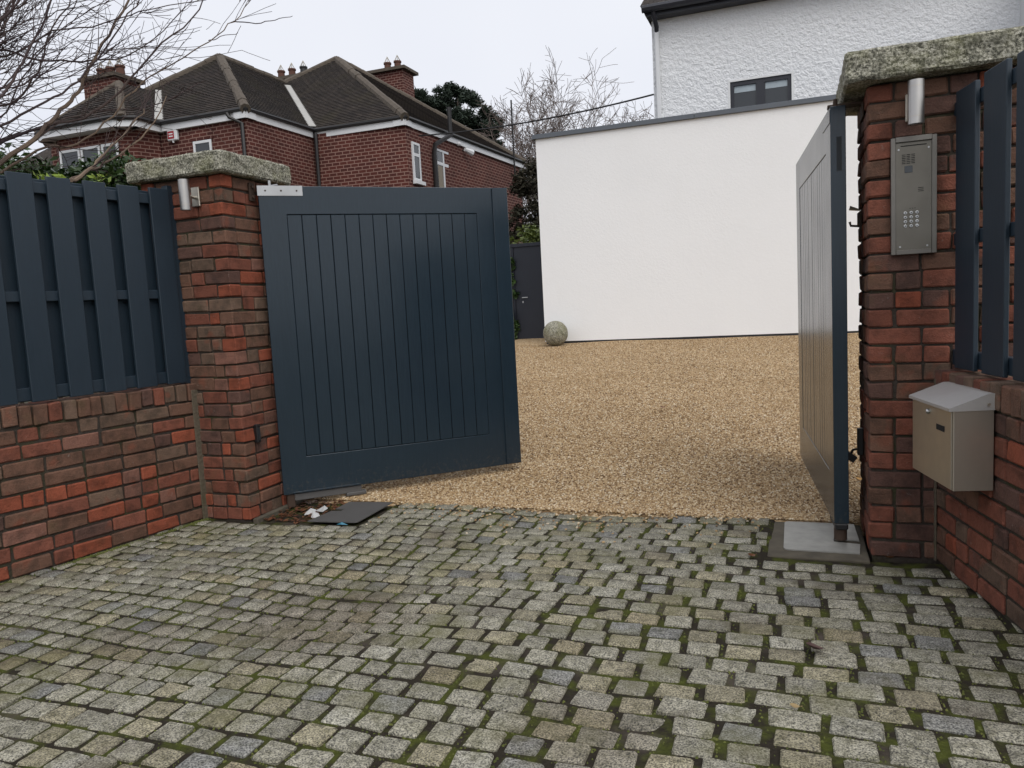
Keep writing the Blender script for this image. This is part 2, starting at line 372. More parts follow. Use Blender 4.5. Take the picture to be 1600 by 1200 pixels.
def pebbles():
    P = []
    def scatter(n, y0, y1, x0, x1, p):
        u = RS.rand(n); y = y0+(y1-y0)*u**p; x = x0(y)+(x1(y)-x0(y))*RS.rand(n)
        z = np.maximum(gz(y), .006)+.002+.004*RS.rand(n)+.012*np.sin(x*2.1+y)*np.sin(y*1.3-x*.6)*np.clip((y-4.7)/1.2, 0, 1)
        P.append(np.stack([x, y, z], 1))
    scatter(125000, 4.5, 8.6, lambda y: -3.3-.35*(y-4.5), lambda y: .75+0*y, 1.35)
    scatter(60000, 8.4, 14.1, lambda y: -4.9-.1*(y-8), lambda y: 1.9+0*y, 1.2)
    scatter(170, 3.7, 4.42, lambda y: -2.5+0*y, lambda y: -.2+0*y, .3)
    scatter(1500, 4.40, 4.56, lambda y: -2.55+0*y, lambda y: -.2+0*y, .35)      # strays on the last row of setts
    P = np.concatenate(P)
    me = bpy.data.meshes.new('gravel'); me.vertices.add(len(P)); me.vertices.foreach_set('co', P.astype(np.float32).ravel()); me.update()
    o = mesh_obj('gravel', me, M_PEB); tag(o, 'loose golden gravel pebbles on the drive', 'gravel', kind='stuff')
    ng = bpy.data.node_groups.new('gravel_scatter', 'GeometryNodeTree')
    ng.interface.new_socket('Geometry', in_out='INPUT', socket_type='NodeSocketGeometry'); ng.interface.new_socket('Geometry', in_out='OUTPUT', socket_type='NodeSocketGeometry')
    gi = ng.nodes.new('NodeGroupInput'); go = ng.nodes.new('NodeGroupOutput')
    ico = ng.nodes.new('GeometryNodeMeshIcoSphere'); ico.inputs['Radius'].default_value = 1; ico.inputs['Subdivisions'].default_value = 1
    sm = ng.nodes.new('GeometryNodeSetMaterial'); sm.inputs['Material'].default_value = M_PEB
    iop = ng.nodes.new('GeometryNodeInstanceOnPoints')
    rs = ng.nodes.new('FunctionNodeRandomValue'); rs.data_type = 'FLOAT_VECTOR'; rs.inputs[0].default_value = (.005, .005, .003); rs.inputs[1].default_value = (.0112, .0095, .007)
    rr = ng.nodes.new('FunctionNodeRandomValue'); rr.data_type = 'FLOAT_VECTOR'; rr.inputs[0].default_value = (-.5, -.5, 0); rr.inputs[1].default_value = (.5, .5, 6.28); rr.inputs['Seed'].default_value = 3
    k = ng.links.new
    k(gi.outputs[0], iop.inputs['Points']); k(ico.outputs['Mesh'], sm.inputs['Geometry']); k(sm.outputs[0], iop.inputs['Instance'])
    k(rs.outputs[0], iop.inputs['Scale']); k(rr.outputs[0], iop.inputs['Rotation']); k(iop.outputs[0], go.inputs[0])
    md = o.modifiers.new('scatter', 'NODES'); md.node_group = ng
pebbles()

WL0, WL1 = Vector((-3.67, 3.965, 0)), Vector((-3.90, 2.69, 0)); dL = (WL1-WL0).normalized()     # left garden wall face line
WR0, WR1 = Vector((.60, 3.965, 0)), Vector((.767, 3.155, 0)); dR = (WR1-WR0).normalized()
def und(x, y):   # settlement of the old setts
    return .010*math.sin(1.9*x+.6)*math.sin(1.5*y+.4)+.008*math.sin(3.7*x-2.2*y)-.022*math.exp(-((x+1.9)**2/.18+(y-2.75)**2/.10))-.014*math.exp(-((x+.55)**2/.06+(y-2.3)**2/.5))
bedN = 150
V = []; Fq = []
bx0, bx1, by0, by1 = -5.2, 1.9, -1.6, 4.53
for j in range(bedN+1):
    for i in range(bedN+1):
        x = bx0+(bx1-bx0)*i/bedN; y = by0+(by1-by0)*j/bedN
        V.append((x, y, (-.03 if (x > -.10 and y > 3.93) or (x < -2.58 and y > 4.0) else 0)+und(x, y)-.0068+.0022*math.sin(17*x+3*math.sin(9*y))*math.sin(15*y)))
for j in range(bedN):
    for i in range(bedN):
        a = j*(bedN+1)+i; Fq.append((a, a+1, a+bedN+2, a+bedN+1))
court = tri_mesh('cobbled_forecourt', V, Fq, M_SOIL); tag(court, 'forecourt of grey granite setts with mossy joints', kind='structure')

def sett_mesh(lx, ly, rnd):
    """cushion-topped stone: 8-point outline, three rings"""
    c = .11
    out = []
    for sx_, sy_ in ((1, 1), (-1, 1), (-1, -1), (1, -1)):
        a = (sx_*lx/2, sy_*ly/2*(1-c)); bq = (sx_*lx/2*(1-c), sy_*ly/2)
        out += [a, bq] if sx_*sy_ > 0 else [bq, a]
    out = [(x*(1+rnd.uniform(-.075, .035)), y*(1+rnd.uniform(-.075, .035))) for x, y in out]
    n = 8; v = [(0, 0, .002+rnd.uniform(-.002, .003))]
    v += [(x*.93, y*.93, rnd.uniform(-.002, .002)) for x, y in out]
    v += [(x, y, -.004+rnd.uniform(-.0025, .001)) for x, y in out]
    v += [(x*.97, y*.97, -.06) for x, y in out]
    f = [(0, 1+i, 1+(i+1) % n) for i in range(n)]
    for r in range(2): f += [(1+r*n+i, 1+(r+1)*n+i, 1+(r+1)*n+(i+1) % n, 1+r*n+(i+1) % n) for i in range(n)]
    return v, f
rnd = random.Random(5)
sett_var = [sett_mesh(1, 1, rnd) for _ in range(10)]
def unit_sett(k):   # per-size mesh cache
    return sett_var[k]
stones = []; y = 4.452; row = 0
while y > -1.4:
    dep = .130 if row == 0 else .100+.0+rnd.uniform(-.006, .008)
    x = -5.0 + (row % 2)*.075 + rnd.uniform(0, .035)
    while x < 1.7:
        f_ = min(max((x+2.3)/2.2, 0), 1)
        ln = (.096+.034*f_)*(1+rnd.uniform(-.14, .17))
        if row == 0: ln = .118*(1+rnd.uniform(-.12, .2))
        gap = .0125+.011*f_+rnd.uniform(-.003, .008)
        cx, cy = x+ln/2, y+rnd.uniform(-.003, .003)+.014*math.sin(x*2.2+row*.12)
        x += ln+gap
        tL = (3.965-cy)/-dL.y*-1
        xl = WL0.x+(WL0.y-cy)/(-dL.y)*dL.x if cy < 3.965 else -3.316
        xr = WR0.x+(WR0.y-cy)/(-dR.y)*dR.x if cy < 3.965 else .322
        if cy < 3.965 and (cx-ln/2 < xl-.13 or cx+ln/2 > xr+.16): continue
        if cy > 3.875 and cx+ln/2 > -.15:
            if cx-ln/2 > -.20: continue
            x_l = cx-ln/2; ln = -.155-x_l; cx = x_l+ln/2
        if cy > 3.93 and cx-ln/2 < -2.525:
            if cx+ln/2 < -2.46: continue
            x_r = cx+ln/2; ln = x_r+2.525; cx = x_r-ln/2
        stones.append((cx, cy, ln, dep-(.003 if row == 0 else .0045)-rnd.uniform(0, .008)))
    y -= dep+(.010 if row == 0 else .009); row += 1
def sett_colour():
    r = rnd.random(); k = rnd.uniform(.86, 1.28)
    c = (.240, .230, .186) if r < .60 else (.245, .224, .158) if r < .78 else (.178, .178, .168) if r < .85 else (.270, .262, .220) if r < .97 else (.235, .205, .135)
    return tuple(q*k for q in c)
view = []
for s in stones:
    p = Vector((s[0], s[1], 0))-Vector((0, 0, CAM_H)); dz = p.dot(F_)
    ok = dz > .3 and abs(p.dot(R_)/dz) < .70 and abs(p.dot(U_)/dz) < .53
    view.append((0 if ok else 1, p.length))
order = sorted(range(len(stones)), key=lambda i: view[i])
cache = {}
def sett_obj_mesh(k, ln, dep):
    key = (k, round(ln/.01), round(dep/.01))
    if key not in cache:
        v, f = sett_var[k]; b = MB(); b.add([(p[0]*round(ln/.01)*.01, p[1]*round(dep/.01)*.01, p[2]) for p in v], f)
        cache[key] = b.mesh('cobblestone'); cache[key].materials.append(M_GRAN)
    return cache[key]
MV = []; MF3 = []; MC = []
for rank, i in enumerate(order):
    cx, cy, ln, dep = stones[i]; k = rnd.randrange(10)
    e = Euler((rnd.gauss(0, .014), rnd.gauss(0, .014), rnd.gauss(0, .035))); z = und(cx, cy)+rnd.gauss(0, .0018); cc = sett_colour()
    if rank < 300:
        o = bpy.data.objects.new('cobblestone', sett_obj_mesh(k, ln, dep)); o.location = (cx, cy, z); o.rotation_euler = e; o.color = (*cc, 1); link(o, court)
    else:
        v, f = sett_var[k]; Rm = e.to_matrix(); b0 = len(MV)
        for p in v:
            q = Rm @ Vector((p[0]*ln, p[1]*dep, p[2])); MV.append((q.x+cx, q.y+cy, q.z+z)); MC.append((*cc, 1))
        for fc in f:
            if len(fc) == 3: MF3.append(tuple(b0+a for a in fc))
            else: MF3.append((b0+fc[0], b0+fc[1], b0+fc[2])); MF3.append((b0+fc[0], b0+fc[2], b0+fc[3]))
mo = tri_mesh('cobblestones', MV, MF3, M_GRAN_A, court); mo['kind'] = 'stuff'
ca = mo.data.color_attributes.new('stone_colour', 'FLOAT_COLOR', 'POINT'); ca.data.foreach_set('color', np.array(MC, np.float32).ravel())

# moss tufts standing in the joints
MV = []; MF3 = []
for s in stones:
    cx, cy, ln, dep = s
    dens = .5+.5*math.sin(cx*2.3+1)*math.sin(cy*2.9)
    for _ in range(int(20*dens*(1 if cy > .8 else 0))):
        if rnd.random() < .5: px_, py_ = cx+ln/2+rnd.uniform(.001, .014), cy+rnd.uniform(-.5, .5)*dep
        else: px_, py_ = cx+rnd.uniform(-.5, .5)*ln, cy-dep/2-rnd.uniform(.001, .012)
        z = und(px_, py_)-.009; r = rnd.uniform(.003, .008); h = rnd.uniform(.003, .009); b0 = len(MV); a0 = rnd.uniform(0, 6)
        for q in range(4): MV.append((px_+r*math.cos(a0+q*1.571), py_+r*math.sin(a0+q*1.571), z))
        MV.append((px_+rnd.uniform(-.3, .3)*r, py_, z+h))
        for q in range(4): MF3.append((b0+q, b0+(q+1) % 4, b0+4))
for k in range(1500):          # moss along the foot of the left wall
    t_ = rnd.uniform(.02, 1.5); q_ = WL0+dL*t_; off_ = abs(rnd.gauss(0, .014)); px_, py_ = q_.x+.004+off_, q_.y
    if math.sin(t_*9+1) < rnd.uniform(-1.2, .8): continue
    r = rnd.uniform(.003, .008); h = rnd.uniform(.004, .016); b0 = len(MV); z = und(px_, py_)-.004
    for q in range(4): MV.append((px_+r*math.cos(q*1.571), py_+r*math.sin(q*1.571), z))
    MV.append((px_, py_, z+h))
    for q in range(4): MF3.append((b0+q, b0+(q+1) % 4, b0+4))
mo = tri_mesh('moss', MV, MF3, M_MOSS, court); mo['kind'] = 'stuff'

# ------------------------------------------------------------------ brickwork
BR_H, PITCH = .072, .085
bcache = {}
brnd = random.Random(21)
def brick_mesh(l, d, h):
    key = (round(l, 2), round(d, 2), round(h, 2), brnd.randrange(5))
    if key not in bcache:
        bm = bmesh.new(); bmesh.ops.create_cube(bm, size=1)
        for v in bm.verts: v.co = Vector((v.co.x*l, v.co.y*d, v.co.z*h))+Vector([brnd.uniform(-.0035, .0035) for _ in range(3)])
        bmesh.ops.bevel(bm, geom=bm.edges[:], offset=brnd.uniform(.004, .008), segments=1, affect='EDGES')
        for v in bm.verts: v.co += Vector([brnd.uniform(-.0012, .0012) for _ in range(3)])
        me = bpy.data.meshes.new('brick'); bm.to_mesh(me); bm.free(); me.materials.append(M_BRICK); bcache[key] = me
    return bcache[key]
PAL = {'brown': (.185, .098, .066), 'red': (.245, .088, .057), 'orange': (.33, .092, .050), 'grey': (.178, .114, .080), 'purple': (.150, .080, .062), 'pink': (.26, .125, .09)}
def bcol(weights):
    ks, ws = zip(*weights.items()); k = brnd.choices(ks, ws)[0]; q = brnd.uniform(.85, 1.15); return tuple(c*q for c in PAL[k])
def put_brick(parent, c, l, d, h, rz, colr):
    o = bpy.data.objects.new('brick', brick_mesh(l, d, h)); o.location = c
    o.rotation_euler = (brnd.gauss(0, .006), brnd.gauss(0, .006), rz+brnd.gauss(0, .006)); o.color = (*colr, 1); link(o, parent); return o
def fill(length, start_half):
    """brick lengths of one course"""
    out = []; x = 0; first = True
    while length-x > .02:
        l = brnd.choice([.215, .215, .215, .105]) if not first else ([.105] if start_half else [.215])[0]
        l *= brnd.uniform(.96, 1.04); first = False
        if length-x-l < .07: l = length-x
        if l > .27: l = l/2
        out.append((x, min(l, length-x))); x += l+.009
    return out
def pillar(name, x0, x1, y0, y1, ztop, label, weights, cap, group):
    t = empty(name, ((x0+x1)/2, (y0+y1)/2, 0), 0, label, 'gate pillar', group)
    ox, oy = (x0+x1)/2, (y0+y1)/2; hx, hy = (x1-x0)/2, (y1-y0)/2
    box_obj('mortar', -hx+.012, hx-.012, -hy+.012, hy-.012, -.06, ztop-.002, M_MORTAR, t)
    n = int(round(ztop/PITCH)); p = ztop/n; D = .1025
    for k in range(n):
        z = (k+.5)*p; odd = k % 2
        for face in range(4):
            full = (face % 2 == 0) ^ bool(odd)
            W_ = (hx if face % 2 == 0 else hy)*2 - (0 if full else 2*(D+.012))
            for (s, l) in fill(W_, (k//2+face) % 2 == 1):
                u = s+l/2-W_/2; out = brnd.gauss(0, .0025)
                c = [(u, -hy+D/2-out), (hx-D/2+out, u), (-u, hy-D/2+out), (-hx+D/2-out, -u)][face]
                put_brick(t, (c[0], c[1], z+brnd.gauss(0, .0015)), l, D, p-.0095, face*math.pi/2, bcol(weights(z)))
    # rough granite capstone
    cx0, cx1, cy0, cy1, cz0, cz1 = cap
    bm = bmesh.new(); bmesh.ops.create_cube(bm, size=1)
    for v in bm.verts: v.co = Vector(((cx0+cx1)/2-ox+v.co.x*(cx1-cx0), (cy0+cy1)/2-oy+v.co.y*(cy1-cy0), (cz0+cz1)/2+v.co.z*(cz1-cz0)))
    bmesh.ops.bevel(bm, geom=bm.edges[:], offset=.012, segments=1, affect='EDGES')
    bmesh.ops.subdivide_edges(bm, edges=[e for e in bm.edges if e.calc_length() > .05], cuts=18, use_grid_fill=True)
    from mathutils import noise as mn
    for v in bm.verts:
        q = v.co*14; d_ = mn.noise(q*1.6)*.004+mn.noise(q*3.3)*.005
        v.co += Vector((mn.noise(q+Vector((9, 0, 0))), mn.noise(q+Vector((0, 9, 0))), mn.noise(q+Vector((0, 0, 9)))))*.0035+v.normal*d_
    me = bpy.data.meshes.new('capstone'); bmesh.ops.recalc_face_normals(bm, faces=bm.faces); bm.to_mesh(me); bm.free()
    mesh_obj('capstone', me, M_CAP, t); return t
wp = lambda z: {'brown': 3, 'red': 3, 'orange': 2.6 if (z > 1.95 or z < .5) else 1.0, 'grey': 2.2 if .9 < z < 1.9 else .8, 'purple': 1, 'pink': 1.1}
wp2 = lambda z: {'brown': 3.0, 'red': 3.8, 'orange': .3, 'grey': .4, 'purple': 2.4}  # right pillar: weighted to darker bricks, the dimmer side's shade put into colour
PLX0, PLX1, PY0, PY1 = -3.95, -3.316, 3.949, 4.54
PRX0, PRX1 = .322, .96
pl = pillar('gate_pillar', PLX0, PLX1, PY0, PY1, 2.20, 'orange and brown brick gate pillar between the wide slatted fence and the half open gate', wp, (-4.01, -3.255, 3.885, 4.60, 2.202, 2.333), 'brick gate pillars')
pr = pillar('gate_pillar', PRX0, PRX1, PY0, PY1, 2.20, 'dark red brick gate pillar carrying the steel keypad intercom panel', wp2, (.225, 1.06, 3.85, 4.63, 2.202, 2.335), 'brick gate pillars')

def garden_wall(name, start, d, length, sign, label, weights, top=.90):
    """wall along d from the pillar; sign=+1 when the street face is on the left of d"""
    rz = math.atan2(d.y, d.x)
    t = empty(name, start, rz, label, 'garden wall', 'brick garden walls')
    TH = .225; f0 = 0.0; s = sign              # local X along wall, face plane y=0, body on -s*Y
    ya, yb = sorted((-s*.012, -s*(TH-.004)))
    box_obj('mortar', 0, length, ya, yb, -.06, top-.01, M_MORTAR, t)
    body = top-.112; n = 10; p = (body)/n; p = body/ n
    n = int(round(body/PITCH)); p = body/n
    for k in range(n):
        for (x, l) in fill(length, k % 2 == 1):
            put_brick(t, (x+l/2, -s*(.1025/2-brnd.gauss(0, .003)), (k+.5)*p), l, .1025, p-.0095, 0, bcol(weights((k+.5)*p, x)))
    x = .004
    while x < length-.05:                       # row of bricks on edge as coping
        wd = .069*brnd.uniform(.93, 1.1)
        put_brick(t, (x+wd/2, -s*(TH/2-.004+brnd.gauss(0, .003)), top-.053+brnd.gauss(0, .002)), wd, TH, .106, 0, bcol({'brown': 4, 'grey': 2, 'red': 1.2, 'purple': .5}))
        x += wd+.008
    return t
wl = lambda z, x: {'brown': 2.5, 'red': 2.4, 'orange': 2.4 if z < .42 else .5, 'grey': 1.8 if z > .4 else .6, 'purple': .6, 'pink': .8}
wr = lambda z, x: {'brown': 2.5, 'red': 3, 'orange': 1.0 if x > .45 else .7, 'grey': 1.2, 'purple': 2.2}
gwl = garden_wall('brick_garden_wall', WL0, dL, 2.35, +1, 'low orange and brown brick wall under the wide slatted fence', wl)
gwr = garden_wall('brick_garden_wall', WR0, dR, 1.75, -1, 'low dark brick wall behind the steel mailbox', wr)
# mortar strips where wall meets pillar
box_obj('mortar_strip', .0, .05, .0, .010, 0, .86, M_MORTAR3, gwl, .003); box_obj('mortar_strip', .0, .03, -.008, .0, 0, .86, M_MORTAR3, gwr, .003)

# ------------------------------------------------------------------ fences
def fence(start, d, sign, boards, bw, label, off, z0, ztop, length, backs):
    rz = math.atan2(d.y, d.x); s = sign
    t = empty('slatted_fence', start+Vector((0, 0, z0)), rz, label, 'fence', 'slatted fence panels')
    def yy(a, b_): return sorted((-s*(off+a), -s*(off+b_)))
    h = ztop-z0
    for x in boards:
        hh = h+brnd.uniform(-.004, .004); q = yy(0, .020)
        box_obj('board', x, x+bw, q[0], q[1], .012, hh, M_FENCE, t, .003)
    for x in backs:
        q = yy(.060, .080); box_obj('back_board', x, x+bw, q[0], q[1], .014, h-.012, M_FENCE, t, .003)
    for zc, hz in ((h-.065, .06), (.58, .055), (.055, .07)):
        q = yy(.0205, .0595); box_obj('rail', .02, length, q[0], q[1], zc-hz/2, zc+hz/2, M_FENCE, t, .003)
    return t
lb = [.06+.2065*i for i in range(11)]
fl = fence(WL0, dL, +1, lb, .132, 'dark blue grey slatted fence above the left brick wall, five boards wide in view', .012, .902, 2.135, 2.34, [x+.10 for x in lb])
box_obj('post', -.012, .058, -.085, -.030, .0, 1.262, M_FENCE, fl, .004)
rb = [.095+.262*i for i in range(6)]
fr = fence(WR0, dR, -1, rb, .188, 'dark slatted fence above the mailbox, partly hiding the intercom pillar', .045, .902, 2.11, 1.72, [x+.11 for x in rb[2:]])

# ------------------------------------------------------------------ gates
GL, GT = 1.735, .07
def gate(name, loc, rz, s, label, z0a, z0b, ztop, astragal):
    """X from hinge edge to free edge, street face y=0, body on -s*Y; planked panel in a flush frame"""
    t = empty(name, loc, rz, label, 'gate', 'driveway gate leaves')
    Y = lambda a, b_: sorted((-s*a, -s*b_))
    pu0, pu1, pz0, pz1 = .170, 1.507, .345, 1.972
    y0, y1 = Y(0, GT)
    fb = MB()   # flush frame ring with sloping lower edge
    o_ = [(0, z0a), (GL, z0b), (GL, ztop), (0, ztop)]; i_ = [(pu0, pz0), (pu1, pz0), (pu1, pz1), (pu0, pz1)]
    v = [(x, y0, z) for x, z in o_+i_]+[(x, y1, z) for x, z in o_+i_]
    f = []
    for k in range(4):
        k2 = (k+1) % 4
        f += [(k, k2, 4+k2, 4+k), (8+k, 8+k2, 12+k2, 12+k), (k, k2, 8+k2, 8+k), (4+k, 4+k2, 12+k2, 12+k)]
    fb.add(v, f); fo = fb.build('frame', M_GATE, t)
    md = fo.modifiers.new('edge', 'BEVEL'); md.width = .003; md.segments = 2; md.limit_method = 'ANGLE'
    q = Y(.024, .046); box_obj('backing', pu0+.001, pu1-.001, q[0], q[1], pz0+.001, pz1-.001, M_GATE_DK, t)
    n = 14; w_ = (pu1-pu0)/n
    for k in range(n):
        q = Y(.0015+brnd.uniform(0, .0012), .0235)
        box_obj('plank', pu0+k*w_+.0018, pu0+(k+1)*w_-.0018, q[0], q[1], pz0+.003, pz1-.004, M_GATE, t, .0022)
    if astragal:
        q = Y(-.016, .0); box_obj('cover_strip', 1.630, GL+.012, q[0], q[1], z0b+.004, ztop-.002, M_GATE, t, .003)
    return t
gA = gate('driveway_gate', (-3.27, 4.24, 0), math.atan2(.675, .738), -1, 'broad dark blue grey planked gate leaf standing half open, silver plate on its top corner', .095, .098, 2.155, True)
gB = gate('driveway_gate', (.172, 4.125, 0), math.atan2(5.83-4.125, .022-.172), +1, 'narrow edge-on dark gate leaf folded back beside the intercom pillar', .105, .098, 2.165, False)
# hinge plates, pins, brackets, pivot feet
box_obj('hinge_plate', -.006, .283, -.004, -.0005, 2.092, 2.158, M_STEEL2, gA, .001)
for u in (.045, .145, .245):
    b = MB(); b.tube([(u, -.0035, 2.125), (u, -.0065, 2.125)], .006, 8); b.build('screw', M_RUST, gA)
b = MB(); b.tube([(.077, .03, 2.15), (.077, .03, 2.195)], .010, 8); b.tube([(.077, .03, 2.158), (.13, .03, 2.166)], .008, 6); b.build('hinge_pin', M_STEEL2, gA)
box_obj('swing_arm', .07, .53, .008, .055, .045, .094, M_DKPLATE, gA, .004); box_obj('arm_bracket', .42, .56, .0, .062, .028, .05, M_DKPLATE, gA, .003)
box_obj('drip_strip', .06, .52, -.006, -.0005, .098, .110, M_GATE, gA, .002)
box_obj('pivot_foot', .02, .075, .01, .062, .0, .094, M_RUST, gA, .006)
box_obj('hinge_plate', .0, .27, .0005, .003, 2.09, 2.150, M_GATE, gB, .001)
box_obj('edge_lock_plate', -.0025, -.0004, -.05, -.028, 1.86, 2.02, M_GATE_DK, gB)
b = MB(); b.tube([(.045, -.035, .012), (.045, -.035, .10)], .032, 14); b.build('pivot_foot', M_RUST, gB, True)
box_obj('pivot_shoe', -.004, .20, -.066, -.004, .072, .104, M_BLACK, gB, .006)
b = MB(); b.tube([(.04, -.03, 2.16), (.04, -.03, 2.205)], .010, 8); b.tube([(.075, -.03, 2.16), (.075, -.03, 2.2)], .007, 8); b.build('hinge_pin', M_RUST, gB)
hb = empty('hinge_bracket', (.322, 4.19, 2.15), 0, 'rusty flat iron hinge arm fixed to the intercom pillar\'s side', 'bracket')
box_obj('arm', -.16, .0, -.03, .03, .017, .030, M_RUST, hb, .002); box_obj('plate', -.008, -.0005, -.06, .06, -.05, .0165, M_RUST, hb, .002)
hb2 = empty('hinge_bracket', (-3.316, 4.22, 2.06), 0, 'rusty slotted hinge bracket bolted to the orange brick pillar', 'bracket')
box_obj('plate', .0005, .012, -.02, .03, 0, .115, M_RUST, hb2, .002)
for z in (.025, .09):
    b = MB(); b.tube([(.012, .005, z), (.024, .005, z)], .010, 6); b.build('bolt', M_RUST, hb2)
for k, z in enumerate((1.62, 1.585, 1.53)):
    pass
lt = empty('gate_latch', (.322, 4.30, 1.62), 0, 'small brass and steel latch on the intercom pillar\'s hidden side', 'latch')
box_obj('plate', -.010, -.0005, -.02, .05, -.07, .04, M_RUST, lt, .002)
b = MB(); b.tube([(-.01, .02, -.02), (-.05, .02, -.015), (-.055, .02, .005)], .006, 6); b.build('hook', M_RUST, lt, True)
b = MB(); b.tube([(-.005, .03, .06), (-.055, .03, .075)], [.004, .012], 6); b.build('lever', M_STEEL, lt, True)

# ------------------------------------------------------------------ things on the pillars and walls
def wall_light(x, label):
    t = empty('wall_light', (x, 3.949, 1.985), 0, label, 'wall light', 'steel cylinder wall lights')
    b = MB(); b.tube([(0, -.105, 0), (0, -.105, .184)], .0325, 32); b.build('tube', M_LAMP, t, True)
    for z in (.030, .157):
        b = MB(); b.tube([(0, -.105, z), (0, -.105, z+.0022)], .0331, 32); b.build('seam_ring', M_STEEL, t, True)
    b = MB(); b.tube([(0, -.105, -.003), (0, -.105, .001)], .025, 20); b.build('lens', M_LENS, t)
    box_obj('mount', -.03, .03, -.018, -.0005, .03, .15, M_STEEL, t, .003)
    b = MB(); b.tube([(0, -.016, .085), (0, -.078, .085)], .010, 10); b.build('arm', M_STEEL2, t, True)
    return t
wall_light(-3.508, 'steel cylinder light on the orange brick pillar next to the fence')
wall_light(.505, 'steel cylinder light mounted above the keypad intercom')

ic = empty('intercom_panel', (.506, 3.949, 1.430), 0, 'tall stainless steel intercom panel with keypad on the dark brick pillar', 'intercom')
W2, HH = .092, .518
b = MB()      # hooded surround: four sides, deeper at the top
b.box(-W2, -W2+.020, -.030, -.0005, 0, HH, None, .0015); b.box(W2-.020, W2, -.030, -.0005, 0, HH, None, .0015)
b.box(-W2+.0201, W2-.0201, -.030, -.0005, 0, .020, None, .0015); b.box(-W2+.0201, W2-.0201, -.034, -.0005, HH-.022, HH+.002, None, .0015)
b.build('surround', M_SURR, ic)
box_obj('face_plate', -W2+.0205, W2-.0205, -.022, -.001, .0205, HH-.0225, M_PANEL, ic)
box_obj('top_slot', -.052, .052, -.0235, -.0222, HH-.040, HH-.036, M_HOLE, ic)
for i in range(3):
    for j in range(6): box_obj('grille_slot', -.047+i*.019, -.032+i*.019, -.0232, -.0222, .402+j*.0075, .405+j*.0075, M_HOLE, ic)
box_obj('camera_window', -.036, -.004, -.0238, -.0222, .362, .392, M_GLASS, ic, .0005)
for j in range(3): box_obj('card_slot', .018, .040, -.0232, -.0222, .276+j*.0075, .2785+j*.0075, M_HOLE, ic)
for i in range(3): box_obj('indicator', -.016+i*.010, -.012+i*.010, -.0232, -.0222, .203, .2055, M_HOLE, ic)
bt = None
for i in range(3):
    for j in range(4):
        if bt is None:
            b = MB(); b.tube([(0, -.0222, 0), (0, -.0262, 0), (0, -.0275, 0)], [.0076, .0076, .0058], 12); bt = b.build('button', M_STEEL2, ic); o = bt
        else: o = bt.copy(); link(o); o.parent = ic
        o.location = (-.033+i*.0235, 0, .126+j*.0195)
        dg = MB(); dg.box(-.0016, .0016, -.0283, -.0277, -.003, .003); dd = dg.build('digit', M_HOLE, o)
for (x, z) in ((-.060, .465), (.060, .465), (-.055, .035), (.055, .035)):
    b = MB(); b.tube([(x, -.0222, z), (x, -.0245, z)], .0042, 10); b.build('screw', M_STEEL2, ic)

# mailbox on the right-hand wall
s_far, s_near = .165, .590
mbp = WR0+dR*s_near
mb = empty('mailbox', (mbp.x, mbp.y, .478), math.atan2(-dR.y, -dR.x), 'brushed steel mailbox with sloping lid hung on the dark brick wall', 'mailbox')
LN, DP, HT = s_near-s_far, .150, .325        # local +X runs back toward the pillar, +Y is out of the wall
b = MB(); b.box(0, LN, .004, DP, 0, HT, None, .002); b.build('body', M_STEEL, mb)
box_obj('door', .012, LN-.003, DP+.0005, DP+.0045, .003, HT-.002, M_STEEL, mb, .001)
b = MB()
x0, x1 = -.004, LN+.004; yo = DP+.018; zb = HT+.058; zf = HT+.004
v = [(x0, .001, zb), (x1, .001, zb), (x0, .025, zb), (x1, .025, zb), (x0, yo, zf), (x1, yo, zf), (x0, yo, zf-.012), (x1, yo, zf-.012), (x0, .001, HT-.006), (x1, .001, HT-.006)]
b.add(v, [(0, 1, 3, 2), (2, 3, 5, 4), (4, 5, 7, 6), (6, 7, 9, 8), (8, 9, 1, 0), (0, 2, 4, 6, 8), (1, 9, 7, 5, 3)]); b.build('lid', M_LID, mb)
b = MB(); b.tube([(.235, DP+.005, .285), (.235, DP+.013, .285), (.235, DP+.018, .285)], [.011, .011, .007], 16); b.build('lock', M_STEEL2, mb, True)
box_obj('name_slot', .075, .155, DP+.0048, DP+.0062, .223, .246, M_HOLE, mb)
b = MB(); b.tube([(-.0105, .028, HT+.018), (-.0145, .028, HT+.018)], .006, 10); b.build('rivet', M_STEEL, mb)

sn = empty('gate_sensor', (-3.316, 4.065, .495), 0, 'slim black sensor box low on the orange brick pillar', 'sensor')
box_obj('housing', .0005, .028, -.018, .018, 0, .118, M_BLACK, sn, .004); box_obj('lens', .0285, .030, -.010, .010, .02, .09, M_GLASS, sn)
sn = empty('gate_sensor', (.322, 4.29, .40), 0, 'black sensor with drooping cable clip on the intercom pillar\'s side', 'sensor')
box_obj('housing', -.030, -.0005, -.018, .018, .03, .17, M_BLACK, sn, .004)
b = MB(); b.box(-.032, .032, -.012, .012, -.018, .018, Matrix.Translation((-.065, 0, .02)) @ Matrix.Rotation(.6, 4, 'Y'), .003); b.build('clip', M_BLACK, sn)
b = MB(); b.tube([(-.03, 0, .06), (-.05, 0, .055), (-.06, 0, .035)], .007, 6); b.build('cable', M_BLACK, sn, True)

